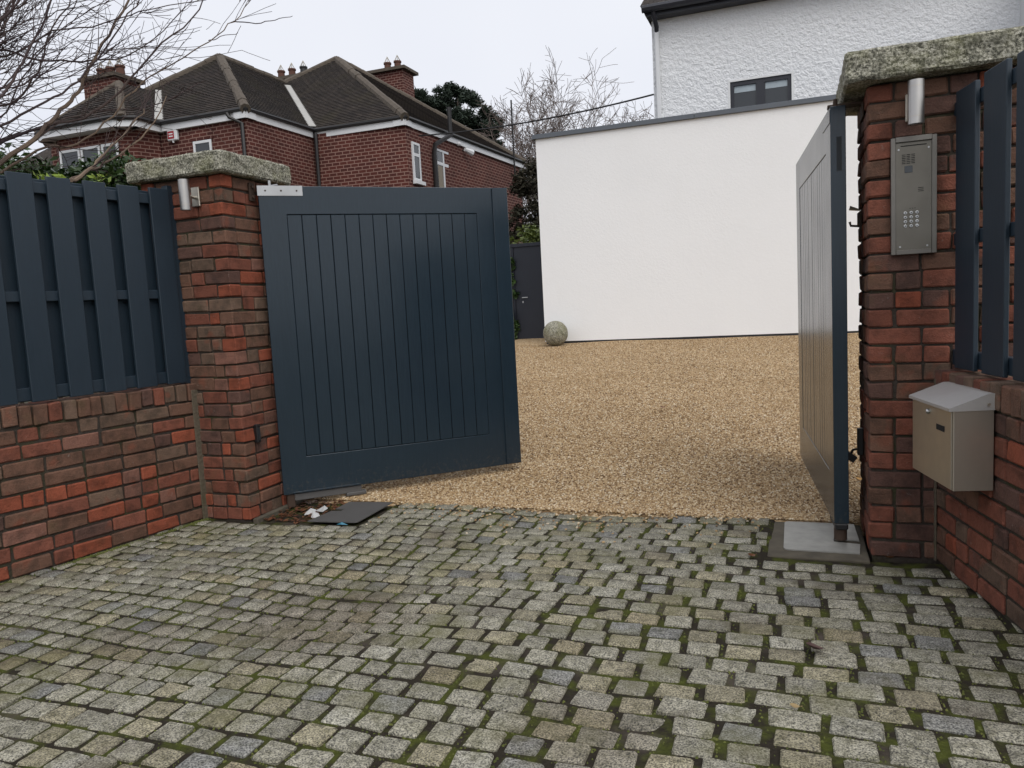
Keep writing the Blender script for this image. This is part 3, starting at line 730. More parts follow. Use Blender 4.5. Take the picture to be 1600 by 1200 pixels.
# ground hardware
pad = MB(); pad.box(-.146, .318, 3.885, 4.515, -.05, -.004, None, .004)
tag(pad.build('concrete_pad', M_CONC), 'stained concrete pad beside the foot of the intercom pillar', 'pad')
gp = MB()
ol = [(-.072+.025, 3.985), (.280, 3.985), (.292, 4.13), (.17, 4.15), (.17, 4.20), (.292, 4.19), (.285, 4.485), (-.072+.025, 4.485), (-.072+.007, 4.478), (-.072, 4.46), (-.072, 4.01), (-.072+.007, 3.992)]
gp.prism(ol, -.0035, .003); tag(gp.build('cover_plate', M_STEEL_P), 'scuffed pale steel cover plate under the folded gate leaf', 'plate')
pit = MB(); pit.box(-3.314, -2.53, 3.962, 4.511, -.06, -.012); tag(pit.build('soil_pit', M_SOIL), 'open soil pit under the half open gate', kind='structure')
e_ = MB(); e_.box(-.02, .02, -.30, .30, -.03, .018, None, .004); eo = e_.build('concrete_edging', M_CONC); eo.location = (-3.285, 4.24, 0); eo.rotation_euler = (0, 0, .03)
tag(eo, 'thin concrete edging strip along the orange brick pillar\'s foot', 'edging')
dp = MB(); dp.prism([(-.20, -.215), (.145, -.215), (.16, -.20), (.165, .225), (-.17, .225), (-.17, .06), (-.10, .055), (-.10, .015), (-.17, .01)], 0, .006)
do = dp.build('cover_plate', M_DKPLATE); do.location = (-2.70, 4.185, .018); do.rotation_euler = (.02, -.03, .0)
tag(do, 'dark notched metal cover plate lying loose below the half open gate', 'plate')
for k, (x, y, rz, sx_) in enumerate(((-3.02, 4.17, .4, .07), (-2.985, 4.245, -.3, .09), (-2.93, 4.10, .9, .05))):
    b = MB(); b.add([(-sx_/2, -.02, 0), (sx_/2, -.025, .006), (sx_/2, .02, .02), (0, .03, .03), (-sx_/2, .02, .004), (-sx_/2, -.02, -.003), (sx_/2, -.025, .003), (sx_/2, .02, .017), (0, .03, .027), (-sx_/2, .02, .001)],
                        [(0, 1, 2, 3, 4), (9, 8, 7, 6, 5), (0, 5, 6, 1), (1, 6, 7, 2), (2, 7, 8, 3), (3, 8, 9, 4), (4, 9, 5, 0)])
    o = b.build('plastic_scrap', M_WHITEP); o.location = (x, y, .0); o.rotation_euler = (0, 0, rz)
    tag(o, ['torn white plastic scrap nearest the brick pillar in the pit', 'longest white plastic scrap, rearmost in the pit', 'small white plastic scrap against the dark loose plate'][k], 'litter', 'white plastic scraps in the pit')
b = MB(); b.add([(-.04, 0, 0), (.0, -.012, .006), (.045, .0, .002), (.0, .014, .012), (0, 0, .018)], [(0, 1, 4), (1, 2, 4), (2, 3, 4), (3, 0, 4), (3, 2, 1, 0)])
o = b.build('plastic_scrap', M_BLUEP); o.location = (-2.64, 3.955, .006); tag(o, 'small crumpled blue plastic scrap beside the dark loose plate', 'litter')
# leaf litter in the pit
MV = []; MF3 = []
for _ in range(260):
    x, y, z = rnd.uniform(-3.28, -2.9), rnd.uniform(3.98, 4.5), rnd.uniform(-.010, .004); a = rnd.uniform(0, 6.3); l = rnd.uniform(.012, .03); b0 = len(MV)
    c_, s_ = math.cos(a), math.sin(a)
    MV += [(x-l*c_, y-l*s_, z), (x-.4*l*s_, y+.4*l*c_, z+.006), (x+l*c_, y+l*s_, z+rnd.uniform(0, .012)), (x+.4*l*s_, y-.4*l*c_, z+.004)]
    MF3.append((b0, b0+1, b0+2, b0+3))
tag(tri_mesh('leaf_litter', MV, MF3, M_DEAD), 'brown leaf litter in the pit under the half open gate', 'leaf litter', kind='stuff')
def dead_leaf(x, y, z, size, rz, mat, label, curl=.4):
    b = MB(); pts = []
    for i in range(7):
        t_ = i/6; wd = size*.32*math.sin(math.pi*min(1, t_*.92+.06)); zz = size*curl*(t_-.5)**2*2
        pts += [(-size/2+size*t_, -wd, zz+wd*.5), (-size/2+size*t_, 0, zz), (-size/2+size*t_, wd, zz+wd*.6)]
    b.add(pts, [(3*i+j, 3*i+3+j, 3*i+4+j, 3*i+1+j) for i in range(6) for j in range(2)])
    b.tube([(size/2, 0, size*curl*.5), (size*.75, size*.05, size*curl*.7)], .0015, 5)
    o = b.build('dead_leaf', mat); o.location = (x, y, z); o.rotation_euler = (.25, .2, rz)
    sl = o.modifiers.new('thick', 'SOLIDIFY'); sl.thickness = .0008; o.modifiers.new('soft', 'SUBSURF').render_levels = 2
    tag(o, label, 'leaf', 'fallen leaves')
dead_leaf(.045, 2.83, .010, .10, 1.9, M_DEADP, 'large curled brown leaf on the setts in front of the mailbox', .35)
dead_leaf(.375, 5.34, .05, .055, .4, M_DEAD2, 'orange leaf on the gravel between gate leaf and intercom pillar')
dead_leaf(-.02, 2.42, .006, .032, .2, M_DEAD3, 'pale yellow leaf on the nearest setts at lower right')
dead_leaf(-1.25, 7.6, .20, .07, .8, M_DEAD, 'lone brown leaf on the gravel towards the folded gate leaf')
dead_leaf(.40, 3.90, .012, .06, 2.2, M_DEAD, 'rust red leaf at the front foot of the intercom pillar')
dead_leaf(-.22, 3.83, .006, .05, .9, M_DEAD, 'brown leaf at the corner of the concrete pad')

# stone ball by the white wall
bm = bmesh.new(); bmesh.ops.create_icosphere(bm, subdivisions=4, radius=.235)
from mathutils import noise as mn
for v in bm.verts: v.co *= 1+.02*mn.noise(v.co*6)
me = bpy.data.meshes.new('stone_ball'); bm.to_mesh(me); bm.free()
o = mesh_obj('stone_ball', me, M_BALL, None, True); o.location = (-4.23, 13.86, float(gz(13.86))+.225); tag(o, 'round mossy stone ball at the corner of the white wall', 'stone ball')

# ------------------------------------------------------------------ white extension and white house
ex = empty('white_extension', (-4.54, 14.173, 0), 0, 'low flat roofed extension with a smooth blank white wall', 'building')
box_obj('wall', 0, 13.5, 0, 3.2, .548, 4.36, M_RENDER, ex); 
b = MB(); x = -.06
for seg in (3.0, 3.0, 3.0, 4.7):
    box_obj('coping', x, x+seg-.004, -.05, .30, 4.362, 4.445, M_COPE, ex, .004); x += seg
box_obj('coping', -.06, .25, .302, 3.2, 4.362, 4.445, M_COPE, ex, .004); box_obj('roof', .252, 13.4, .302, 3.2, 4.361, 4.37, M_DARKTRIM, ex)
box_obj('plinth_gap', .02, 13.45, .02, .3, .20, .5475, M_DARKTRIM, ex)
wh = empty('white_house', (-2.62, 16.173, 0), 0, 'white roughcast house with dark eaves rising behind the blank extension', 'building')
# front wall with a window opening x 1.49..2.62, z 4.5..5.39
b = MB(); Z1 = 6.90
b.box(0, 1.49, 0, .35, 0, Z1); b.box(2.62, 11, 0, .35, 0, Z1); b.box(1.49, 2.62, 0, .35, 0, 4.35); b.box(1.49, 2.62, 0, .35, 5.395, Z1); b.box(0, 11, .35, 8, 0, Z1)
b.build('wall', M_DASH, wh)
box_obj('corner_pipe', .06, .15, -.10, -.02, 4.3, 6.62, M_WPVC, wh, .02)
b = MB(); b.box(1.45, 1.49, -.006, .05, 4.4, 5.43); b.box(2.62, 2.66, -.006, .05, 4.4, 5.43); b.box(1.4901, 2.6199, -.006, .05, 5.395, 5.43); b.build('window_surround', M_SMOOTHW, wh)
wn = MB(); wn.box(1.4905, 1.555, .02, .10, 4.36, 5.394); wn.box(2.555, 2.6195, .02, .10, 4.36, 5.394); wn.box(1.5551, 2.5549, .02, .10, 5.318, 5.394); wn.box(1.975, 2.135, .02, .10, 4.36, 5.3179)
wo_ = wn.build('window', M_DARKTRIM, wh)
for (a, c_) in ((1.5551, 1.9749), (2.1351, 2.5549)):
    box_obj('pane', a, c_, .055, .062, 4.36, 5.3175, M_GLASS, wo_); box_obj('blind', a+.01, c_-.01, .0505, .054, 5.19, 5.317, M_BLIND, wo_)
gu = MB(); gu.tube([(-.12, -.36, 6.93), (11, -.36, 6.93)], .075, 8); gu.build('gutter', M_DARKTRIM, wh)
box_obj('fascia', -.08, 11, -.30, -.02, 6.84, 6.995, M_DARKTRIM, wh); box_obj('soffit', -.04, 11, -.28, 0, 6.80, 6.838, M_DARKTRIM, wh)
b = MB(); b.tube([(.10, -.34, 6.90), (.10, -.30, 6.78), (.12, -.14, 6.62), (.105, -.06, 6.56)], .045, 8); b.build('down_pipe', M_DARKTRIM, wh, True)
b = MB(); b.add([(-.15, -.38, 6.99), (11, -.38, 6.99), (11, 3.9, 9.6), (-.15, 3.9, 9.6), (-.15, 8.4, 6.99), (11, 8.4, 6.99)], [(0, 1, 2, 3), (3, 2, 5, 4), (0, 3, 4)]); b.build('roof', M_TILES, wh, uv=True)
b = MB(); b.box(6.35, 10, -1.3, -.0005, 3.9, 6.79); b.build('side_bay', M_SMOOTHW, wh)
box_obj('bay_gutter', 6.22, 10, -1.42, -1.301, 5.74, 5.86, M_DARKTRIM, wh, .01)
b = MB(); b.add([(5.86, -.01, 5.30), (5.97, -.01, 5.30), (5.97, -.01, 5.52), (5.86, -.06, 5.30), (5.97, -.06, 5.30), (5.97, -.06, 5.52)], [(0, 1, 2), (5, 4, 3), (0, 3, 4, 1), (1, 4, 5, 2), (2, 5, 3, 0)]); b.build('lead_flashing', M_COPE, wh)

# dark side door between the extension and the hedge
sdr = empty('side_door', (-5.02, 15.17, .45), 0, 'plain dark side door between the white wall and the hedge', 'door')
box_obj('panel', -.44, .40, 0, .05, .0, 2.02, M_DOOR, sdr, .003); box_obj('frame', -.52, -.442, -.02, .08, 0, 2.02, M_DOOR, sdr, .003); box_obj('frame', .402, .47, -.02, .08, 0, 2.02, M_DOOR, sdr, .003); box_obj('head', -.52, .47, -.03, .08, 2.021, 2.09, M_DOOR, sdr, .003)
hd = MB(); hd.tube([(-.28, -.01, .98), (-.28, -.05, .98), (-.16, -.05, .98)], .010, 6); hd.build('handle', M_STEEL2, sdr, True); box_obj('keyhole', -.295, -.27, -.006, -.0005, .87, .91, M_STEEL2, sdr)

# ------------------------------------------------------------------ red brick house
bh = empty('brick_house', (-13.0, 18.0, 0), 0, 'red brick house with brown hipped roofs and tall chimneys', 'house')
O = Vector((13.0, -18.0, 0))
def hv(p): return tuple(Vector(p)+O)
Aw, Vw, Bw, Ew = (-11.83, 15.16), (-11.78, 17.72), (-9.12, 17.82), (-8.72, 25.4)
b = MB()
outline = [(-18.1, 15.22), (-14.40, 15.20), Aw, Vw, Bw, Ew, (-18.2, 26.0)]
b.prism([hv((x, y, 0))[:2] for x, y in outline], 0, 6.0); b.build('wall', M_FARBRICK, bh, uv=True)
bay = [(-17.4, 15.15), (-17.2, 14.62), (-16.9, 14.42), (-14.95, 14.42), (-14.62, 14.62), (-14.42, 15.15)]
b = MB(); b.prism([hv((x, y, 0))[:2] for x, y in bay], 0, 5.97); b.build('bay_wall', M_FARBRICK, bh, uv=True)
pk1 = (-15.0, 18.3, 8.64); pk2 = (-13.86, 22.54, 9.55)
g1 = [(-18.2, 15.06, 6.13), (-11.76, 15.06, 6.13)]
b = MB(); b.add([hv(p) for p in (g1[0], g1[1], (-11.70, 28, 6.13), (-18.2, 28, 6.13), pk1, (-15.0, 28, 8.64))], [(0, 1, 4), (1, 2, 5, 4), (3, 0, 4, 5)]); roof1 = b.build('roof', M_TILES, bh, uv=True)
B2 = (-9.05, 17.70, 6.13); E2 = (-8.60, 25.5, 6.13)
b = MB(); b.add([hv(p) for p in ((-18.3, 17.70, 6.13), B2, E2, (-18.5, 26.5, 6.13), pk2)], [(0, 1, 4), (1, 2, 4), (2, 3, 4), (3, 0, 4)]); roof2 = b.build('roof', M_TILES, bh, uv=True)
bap = (-16.0, 15.62, 7.42)
be = [(-17.75, 15.2, 6.11), (-17.45, 14.30, 6.11), (-17.0, 14.07, 6.11), (-14.75, 14.07, 6.11), (-14.30, 14.34, 6.11), (-14.28, 15.2, 6.11)]
b = MB(); b.add([hv(p) for p in be+[bap, (-16.0, 17.3, 7.5)]], [(0, 1, 6, 7), (1, 2, 6), (2, 3, 6), (3, 4, 6), (4, 5, 7, 6)]); roof3 = b.build('bay_roof', M_TILES, bh, uv=True)
def course_roof(o, row=.115, lift=.017):
    # overlapping tile courses: every row is a strip whose lower edge stands proud of the one below
    me = o.data; out = MB()
    for p in me.polygons:
        n = p.normal.copy(); n = n if n.z > 0 else -n
        P = [me.vertices[i].co.copy() for i in p.vertices]; h = Vector((-n.y, n.x, 0)).normalized(); up = n.cross(h); up = up if up.z > 0 else -up
        vs_ = [q.dot(up) for q in P]; v = min(vs_)
        def clip(poly, lim, keep_above):
            r = []
            for a, b_ in zip(poly, poly[1:]+poly[:1]):
                da, db = a.dot(up)-lim, b_.dot(up)-lim
                if not keep_above: da, db = -da, -db
                if da >= 0: r.append(a)
                if da*db < 0: r.append(a.lerp(b_, da/(da-db)))
            return r
        while v < max(vs_)-.01:
            q = clip(clip(P, v, True), v+row, False) if True else P
            if len(q) >= 3:
                top = [c+n*(lift*(1-(c.dot(up)-v)/row)) for c in q]; out.poly(top)
                low = [c for c in q if abs(c.dot(up)-v) < 1e-4]
                if len(low) == 2: out.add([low[0], low[1], low[1]+n*lift, low[0]+n*lift], [(0, 1, 2, 3)])
            v += row
    nm = out.mesh('roof'); wall_uv(nm); nm.materials.append(M_TILES); o.data = nm
def hip_tiles(parent, p, q, step=.42, r=.12, mat=M_RIDGE):
    p, q = Vector(p), Vector(q); d_ = q-p; n = max(1, int(d_.length/step))
    bm_ = None
    for i in range(n):
        a = p+d_*(i/n); c_ = p+d_*((i+.97)/n); k = brnd.uniform(.9, 1.1)
        b = MB(); b.tube([hv(a+Vector((0, 0, -.03))), hv(c_+Vector((0, 0, -.045)))], [r*k, r*k*1.08], 8); b.build('ridge_tile', mat, parent)
for o in (roof1, roof2, roof3): course_roof(o)
hip_tiles(roof1, pk1, g1[1]); hip_tiles(roof1, pk1, g1[0]); hip_tiles(roof1, (-15, 25, 8.64), pk1)
hip_tiles(roof2, pk2, B2); hip_tiles(roof2, pk2, E2); hip_tiles(roof2, pk2, (-18.3, 17.7, 6.13))
hip_tiles(roof3, bap, (-14.55, 14.18, 6.11), .42, .10); hip_tiles(roof3, bap, be[1], .42, .10)
def strip(parent, p, q, wd, n, name, mat):
    p, q, n = Vector(p), Vector(q), Vector(n).normalized(); d_ = (q-p).normalized(); s_ = d_.cross(n).normalized()*wd/2; up = n*.03
    b = MB(); b.add([hv(x) for x in (p-s_, p+s_, q+s_, q-s_, p-s_+up, p+s_+up, q+s_+up, q-s_+up)], [(0, 3, 2, 1), (4, 5, 6, 7), (0, 1, 5, 4), (1, 2, 6, 5), (2, 3, 7, 6), (3, 0, 4, 7)]); b.build(name, mat, parent)
# valley: where right slope of roof 1 meets front slope of roof 2
t1 = (8.64-6.13)/(15.0-11.74); t2 = (9.55-6.13)/(22.54-17.70)
def valley_pt(y):
    z = 6.13+(y-17.70)*t2; return (-11.73-(z-6.13)/t1, y, z+.02)
strip(roof2, valley_pt(17.78), valley_pt(20.9), .26, (.6, -.6, 1), 'valley', M_LEAD)
strip(roof1, (-14.30, 15.1, 6.17), (-15.80, 16.8, 7.46), .26, (.5, -.5, 1), 'valley', M_LEAD)
def eave(pts):
    pts = [Vector(p) for p in pts]
    b = MB()
    for p, q in zip(pts, pts[1:]):
        d_ = (q-p).normalized(); nrm = Vector((d_.y, -d_.x, 0))
        for (i0, i1, z0, z1, acc) in ((-.26, -.06, -.225, -.075, b),):
            vv = [p-nrm*.035, q-nrm*.035, q-nrm*.36, p-nrm*.36]
            # soffit + fascia wedge
            acc.add([hv(x+Vector((0, 0, z0))) for x in vv]+[hv(x+Vector((0, 0, z1))) for x in vv], [(0, 3, 2, 1), (4, 5, 6, 7), (0, 1, 5, 4), (1, 2, 6, 5), (2, 3, 7, 6), (3, 0, 4, 7)])
    b.build('fascia', M_WPVC, bh)
    g = MB(); g.tube([hv(p+Vector((0, 0, -.03))) for p in pts], .05, 6); g.build('gutter', M_BPIPE, bh)
eave([(-14.28, 15.06, 6.13), (-11.76, 15.06, 6.13), (-11.70, 17.66, 6.13)])
eave([(-11.70, 17.70, 6.13), B2, E2])
eave([(p[0], p[1], 6.12) for p in be])
# wall openings: windows are framed boxes standing in the wall face
def house_window(face, a0, a1, z0, z1, at_, name, mull, transom=None, inner=M_GLASS):
    """face 'x': wall facing +X at x=at_, a along Y;  face 'y': wall facing -Y at y=at_, a along X"""
    def bx(u0, u1, d0, d1, za, zb, b):
        if face == 'x':
            p = hv((at_+d0, u0, 0)); q = hv((at_+d1, u1, 0)); b.box(p[0], q[0], p[1], q[1], za, zb)
        else:
            p = hv((u0, at_-d1, 0)); q = hv((u1, at_-d0, 0)); b.box(p[0], q[0], p[1], q[1], za, zb)
    b = MB(); fw = .06
    bx(a0, a0+fw, -.05, .02, z0, z1, b); bx(a1-fw, a1, -.05, .02, z0, z1, b); bx(a0+fw, a1-fw, -.05, .02, z1-fw, z1, b); bx(a0+fw, a1-fw, -.05, .02, z0, z0+fw, b)
    for m_ in mull: bx(m_-.04, m_+.04, -.05, .019, z0+fw, z1-fw, b)
    if transom: bx(a0+fw, a1-fw, -.05, .018, transom-.04, transom+.04, b)
    o = b.build('window', M_WPVC, bh)
    b = MB(); bx(a0+fw, a1-fw, -.04, .004, z0+fw, z1-fw, b); b.build('pane', M_GLASS, o)
    if inner is not M_GLASS:
        b = MB(); bx(a0+fw+.05, a0+(a1-a0)*.42, .004, .007, z0+fw, (transom or z1)-.06, b); b.build('curtain', inner, o)
        b = MB(); bx(a0+(a1-a0)*.72, a1-fw-.02, .004, .007, z0+fw, (transom or z1)-.06, b); b.build('curtain', inner, o)
    b = MB(); bx(a0-.06, a1+.06, .0, .10, z0-.10, z0-.01, b); b.build('sill', M_WPVC, o)
    return o
house_window('x', 18.05, 18.46, 4.60, 5.56, -9.085, 'w', [], 5.25)
house_window('x', 19.28, 20.22, 4.20, 5.60, -9.02, 'w', [19.75], 5.22, M_CURT)
house_window('y', -13.44, -12.90, 4.75, 5.57, 15.175, 'w', [])
for (a0, a1) in ((-16.86, -16.20), (-16.16, -15.55), (-15.50, -14.98)): house_window('y', a0, a1, 4.5, 5.62, 14.41, 'w', [])
# lintels, pipes, flue
lint = MB(); p = hv((-13.5, 15.165, 0)); lint.box(p[0], p[0]+.66, p[1]-.012, p[1]+.02, 5.58, 5.80); lint.build('lintel', M_FARBRICK, bh, uv=True)
b = MB(); b.tube([hv(q) for q in ((-12.25, 15.0, 6.05), (-12.20, 15.02, 5.95), (-11.93, 15.10, 5.80), (-11.92, 15.10, 3.0))], .045, 6); b.build('down_pipe', M_BPIPE, bh, True)
b = MB(); b.tube([hv(q) for q in ((-11.66, 17.66, 6.02), (-11.68, 17.66, 3.0))], .05, 6); b.build('down_pipe', M_BPIPE, bh, True)
b = MB(); b.tube([hv(q) for q in ((-8.75, 19.75, 6.72), (-8.75, 19.75, 5.98), (-8.95, 19.16, 5.66), (-8.97, 19.12, 5.45), (-8.97, 19.12, 3.0))], .065, 8); b.build('soil_pipe', M_BPIPE, bh, True)
b = MB(); b.tube([hv(q) for q in ((-8.98, 24.0, 5.9), (-8.80, 24.0, 3.0))], .03, 6); b.build('down_pipe', M_FARBRICK, bh, True)
def chimney(x0, x1, y0, y1, z0, z1, pots, corbel=True, cx=.10):
    b = MB(); p = hv((x0, y0, 0)); q = hv((x1, y1, 0)); b.box(p[0], q[0], p[1], q[1], z0, z1); c = b.build('chimney', M_FARBRICK, bh, uv=True)
    b = MB(); b.box(p[0]-cx, q[0]+cx, p[1]-cx, q[1]+cx, z1+.001, z1+.10); b.build('chimney_cap', M_RIDGE, c)
    for (f, blk) in pots:
        x = p[0]+(q[0]-p[0])*f; yc = (p[1]+q[1])/2
        b = MB(); b.tube([(x, yc, z1+.10), (x, yc, z1+.36), (x, yc, z1+.38), (x, yc, z1+.43)], [.13, .115, .14, .14], 12); b.build('chimney_pot', M_BPIPE if blk else M_POT, c)
        b = MB()
        for k in range(6):
            a = k*math.pi/3; b.tube([(x+.12*math.cos(a), yc+.12*math.sin(a), z1+.42), (x, yc, z1+.64)], .010, 4)
        b.build('bird_guard', M_STEEL, c)
chimney(-13.75, -12.55, 24.6, 25.4, 7.0, 9.55, [(.35, 0), (.68, 0)], cx=.14)
chimney(-16.9, -15.65, 23.2, 23.9, 7.0, 9.42, [(.12, 0), (.48, 0), (.86, 1)])
chimney(-18.6, -17.45, 16.9, 17.8, 5.5, 8.12, [(.2, 0), (.5, 0), (.8, 0)])
# security lamp and camera under the eave
sl = empty('security_lamp', (-8.98, 21.0, 5.80), 0, 'small white security lamp under the eaves of the brick house', 'lamp')
b = MB(); b.tube([(0, 0, 0), (.14, 0, .03)], .02, 6); b.build('arm', M_BPIPE, sl); b = MB(); b.tube([(.12, -.04, .02), (.24, .20, -.06)], [.06, .10], 8); b.build('lamp_head', M_WPVC, sl, True)
sl = empty('eave_camera', (-9.0, 20.65, 5.93), 0, 'little white dome camera left of the security lamp', 'camera')
bm = bmesh.new(); bmesh.ops.create_uvsphere(bm, u_segments=12, v_segments=8, radius=.07); me = bpy.data.meshes.new('dome'); bm.to_mesh(me); bm.free(); o = mesh_obj('dome', me, M_WPVC, sl, True); o.location = (.08, 0, 0)
box_obj('bracket', -.02, .05, -.03, .03, -.02, .05, M_WPVC, sl)
al = empty('alarm_box', (-14.0, 15.19, 5.66), 0, 'white and red burglar alarm box on the brick house', 'alarm box')
box_obj('case', -.15, .15, -.09, -.0005, 0, .26, M_WPVC, al, .02); box_obj('red_panel', -.12, .07, -.094, -.0905, .04, .22, M_ALARM, al)
for z in (.085, .145): box_obj('print_line', -.085, .035, -.096, -.0945, z, z+.028, M_WPVC, al)
b = MB(); b.tube([(0, -.05, 0), (0, -.05, -.05)], [.03, .02], 8); b.build('strobe', M_WPVC, al)
# cable and aerial mast
pts = []
pA, pB = Vector((-8.97, 18.25, 5.72)), Vector((-2.62, 16.15, 5.37))
for i in range(25):
    t_ = i/24; p = pA.lerp(pB, t_); p.z -= .35*4*t_*(1-t_)*.35; pts.append(p)
b = MB(); b.tube(pts, .018, 5); tag(b.build('overhead_cable', M_WIRE, None, True), 'black overhead cable strung between the brick and white houses', 'cable')
b = MB(); b.tube([(-8.62, 24.5, 5.5), (-8.62, 24.5, 7.95)], .03, 6); mo = b.build('aerial_mast', M_BPIPE); tag(mo, 'thin dark aerial mast at the far end of the brick house roof', 'mast')

# neighbouring house, far left
nh = empty('neighbour_house', (-26, 24, 0), 0, 'dark tiled roof of a further house at the far left edge', 'house')
b = MB(); b.box(-5, 3.2, -3, 4, 0, 6.0); b.build('wall', M_FARBRICK, nh, uv=True)
b = MB(); b.add([(-5.4, -3.4, 6), (3.6, -3.4, 6), (3.6, 4.4, 6), (-5.4, 4.4, 6), (-1.5, .5, 9.3), (-.3, .5, 9.3)], [(0, 1, 5, 4), (1, 2, 5), (2, 3, 4, 5), (3, 0, 4)]); b.build('roof', M_TILES, nh, uv=True)
box_obj('fascia', -5.3, 3.5, -3.3, -3.1, 5.8, 5.99, M_WPVC, nh)

# ------------------------------------------------------------------ vegetation
def leaves(name, P, size, mat, parent=None, up=.3, aspect=.45, seed=1, fold=True):
    r = np.random.RandomState(seed); n = len(P)
    d = r.normal(size=(n, 3)); d[:, 2] = d[:, 2]*.6+up*0; d /= np.linalg.norm(d, axis=1)[:, None]
    q = r.normal(size=(n, 3)); q[:, 2] += .0; s = np.cross(d, q); s /= np.linalg.norm(s, axis=1)[:, None]
    nn = np.cross(d, s); L_ = size*(.6+.8*r.rand(n))[:, None]; W_ = L_*aspect
    v0 = P-d*L_*.5; v2 = P+d*L_*.5; v1 = P+s*W_*.5+nn*W_*.15; v3 = P-s*W_*.5+nn*W_*.15
    V = np.stack([v0, v1, v2, v3], 1).reshape(-1, 3); Fq = np.arange(4*n).reshape(n, 4)
    return tri_mesh(name, V, Fq, mat, parent)
def clump_points(centres, radii, per, seed, shell=.55):
    r = np.random.RandomState(seed); out = []
    for c, ra in zip(centres, radii):
        d = r.normal(size=(per, 3)); d /= np.linalg.norm(d, axis=1)[:, None]
        rr = (shell+(1-shell)*r.rand(per))[:, None]; out.append(np.asarray(c)+d*rr*np.asarray(ra))
    return np.concatenate(out)
tr = random.Random(3)
def grow(mb_t, p, d, length, r, depth, kink=.25, lift=.0, sides=5, children=(2, 4), minr=.003, spread=.7):
    n = max(3, int(4+length*1.5)) if depth else 4; pts = [p.copy()]; q = p.copy(); dd = d.normalized(); rs_ = [r]
    for i in range(n):
        dd = (dd+Vector((tr.gauss(0, kink), tr.gauss(0, kink), tr.gauss(0, kink)+lift))*.5).normalized(); q = q+dd*length/n; pts.append(q.copy()); rs_.append(max(minr, r*(1-.65*(i+1)/n)))
    mb_t.tube(pts, rs_, sides if r > .02 else 4 if r > .008 else 3, False)
    if depth > 0:
        for _ in range(tr.randint(*children)):
            k = tr.randint(max(1, n//3), n); base = pts[k]
            nd = (dd+Vector((tr.gauss(0, spread), tr.gauss(0, spread), tr.gauss(0, spread)+lift))).normalized()
            grow(mb_t, base, nd, length*tr.uniform(.45, .75), max(minr, rs_[k]*.7), depth-1, kink, lift, sides, children, minr, spread)

# bare shrub behind the left fence
root = Vector((-5.75, 3.55, 0))
bs = empty('bare_shrub', root, 0, 'leafless many stemmed shrub arching over the left fence', 'shrub')
st = MB(); tw = MB()
def stem(ctrl, r0, r1, mbx, twigs, tl=.34):
    pts = [Vector(c) for c in ctrl]; fine = []
    for i in range(len(pts)-1):
        p0, p1, p2, p3 = pts[max(i-1, 0)], pts[i], pts[i+1], pts[min(i+2, len(pts)-1)]
        for k in range(4):
            t_ = k/4; fine.append(.5*((2*p1)+(-p0+p2)*t_+(2*p0-5*p1+4*p2-p3)*t_*t_+(-p0+3*p1-3*p2+p3)*t_**3)+Vector((tr.gauss(0, .006), tr.gauss(0, .006), tr.gauss(0, .006))))
    fine.append(pts[-1]); n = len(fine); rad = [r0+(r1-r0)*i/(n-1) for i in range(n)]
    mbx.tube([p-root for p in fine], rad, 6)
    for _ in range(twigs):
        i = tr.randint(n//4, n-1); d_ = (fine[min(i+1, n-1)]-fine[max(i-1, 0)]).normalized()
        nd = (d_+Vector((tr.gauss(0, .55), tr.gauss(0, .55), tr.gauss(.1, .5)))).normalized()
        grow(tw, fine[i]-root, nd, tl*tr.uniform(.5, 1.5), max(.0028, rad[i]*.5), 1, .13, .03, 4, (1, 3), .0020, .45)
base_pts = [root+Vector((tr.uniform(-.15, .15), tr.uniform(-.15, .15), 0)) for _ in range(40)]
def pix(lst, d0, d1): return [at(x, y, d0+(d1-d0)*i/(len(lst)-1)) for i, (x, y) in enumerate(lst)]
main = [([(-30, 288), (55, 216), (87, 180), (117, 150), (135, 118), (160, 70), (200, 0), (220, -60)], 6.0, 6.3, .015, .006, 10, st),
        ([(-40, 300), (0, 270), (75, 228), (105, 231), (165, 195), (210, 141), (270, 99), (327, 63), (366, 33), (393, -5)], 6.1, 6.6, .009, .003, 16, st),
        ([(-40, 265), (45, 205), (130, 185), (190, 140), (240, 80), (300, 30), (330, -30)], 6.3, 6.9, .012, .004, 14, tw),
        ([(-60, 230), (0, 195), (60, 165), (110, 136), (150, 95), (190, 40), (230, -20)], 5.9, 6.2, .009, .004, 14, tw),
        ([(-60, 180), (0, 150), (35, 95), (70, 30), (90, -40)], 5.7, 5.9, .010, .005, 12, tw),
        ([(-60, 120), (0, 80), (50, 92), (110, 95), (180, 92), (240, 60), (290, 10)], 6.0, 6.5, .009, .003, 14, tw),
        ([(-50, 200), (20, 160), (60, 110), (75, 60), (110, 0)], 6.3, 6.4, .009, .004, 12, tw),
        ([(-60, 60), (0, 30), (40, -10)], 5.8, 5.8, .009, .005, 10, tw),
        ([(366, 33), (400, 37), (430, 30), (457, 25)], 6.6, 6.7, .004, .0022, 0, tw),
        ([(327, 63), (345, 58), (372, 51)], 6.6, 6.65, .003, .002, 0, tw),
        ([(110, 284), (140, 262), (165, 240), (200, 200), (225, 170)], 5.2, 5.6, .010, .003, 8, st),
        ([(100, 288), (135, 268), (175, 248), (230, 205), (260, 150)], 5.4, 5.9, .007, .003, 8, st),
        ([(-30, 250), (60, 200), (150, 175), (240, 165), (310, 130)], 6.5, 7.0, .008, .003, 12, tw)]
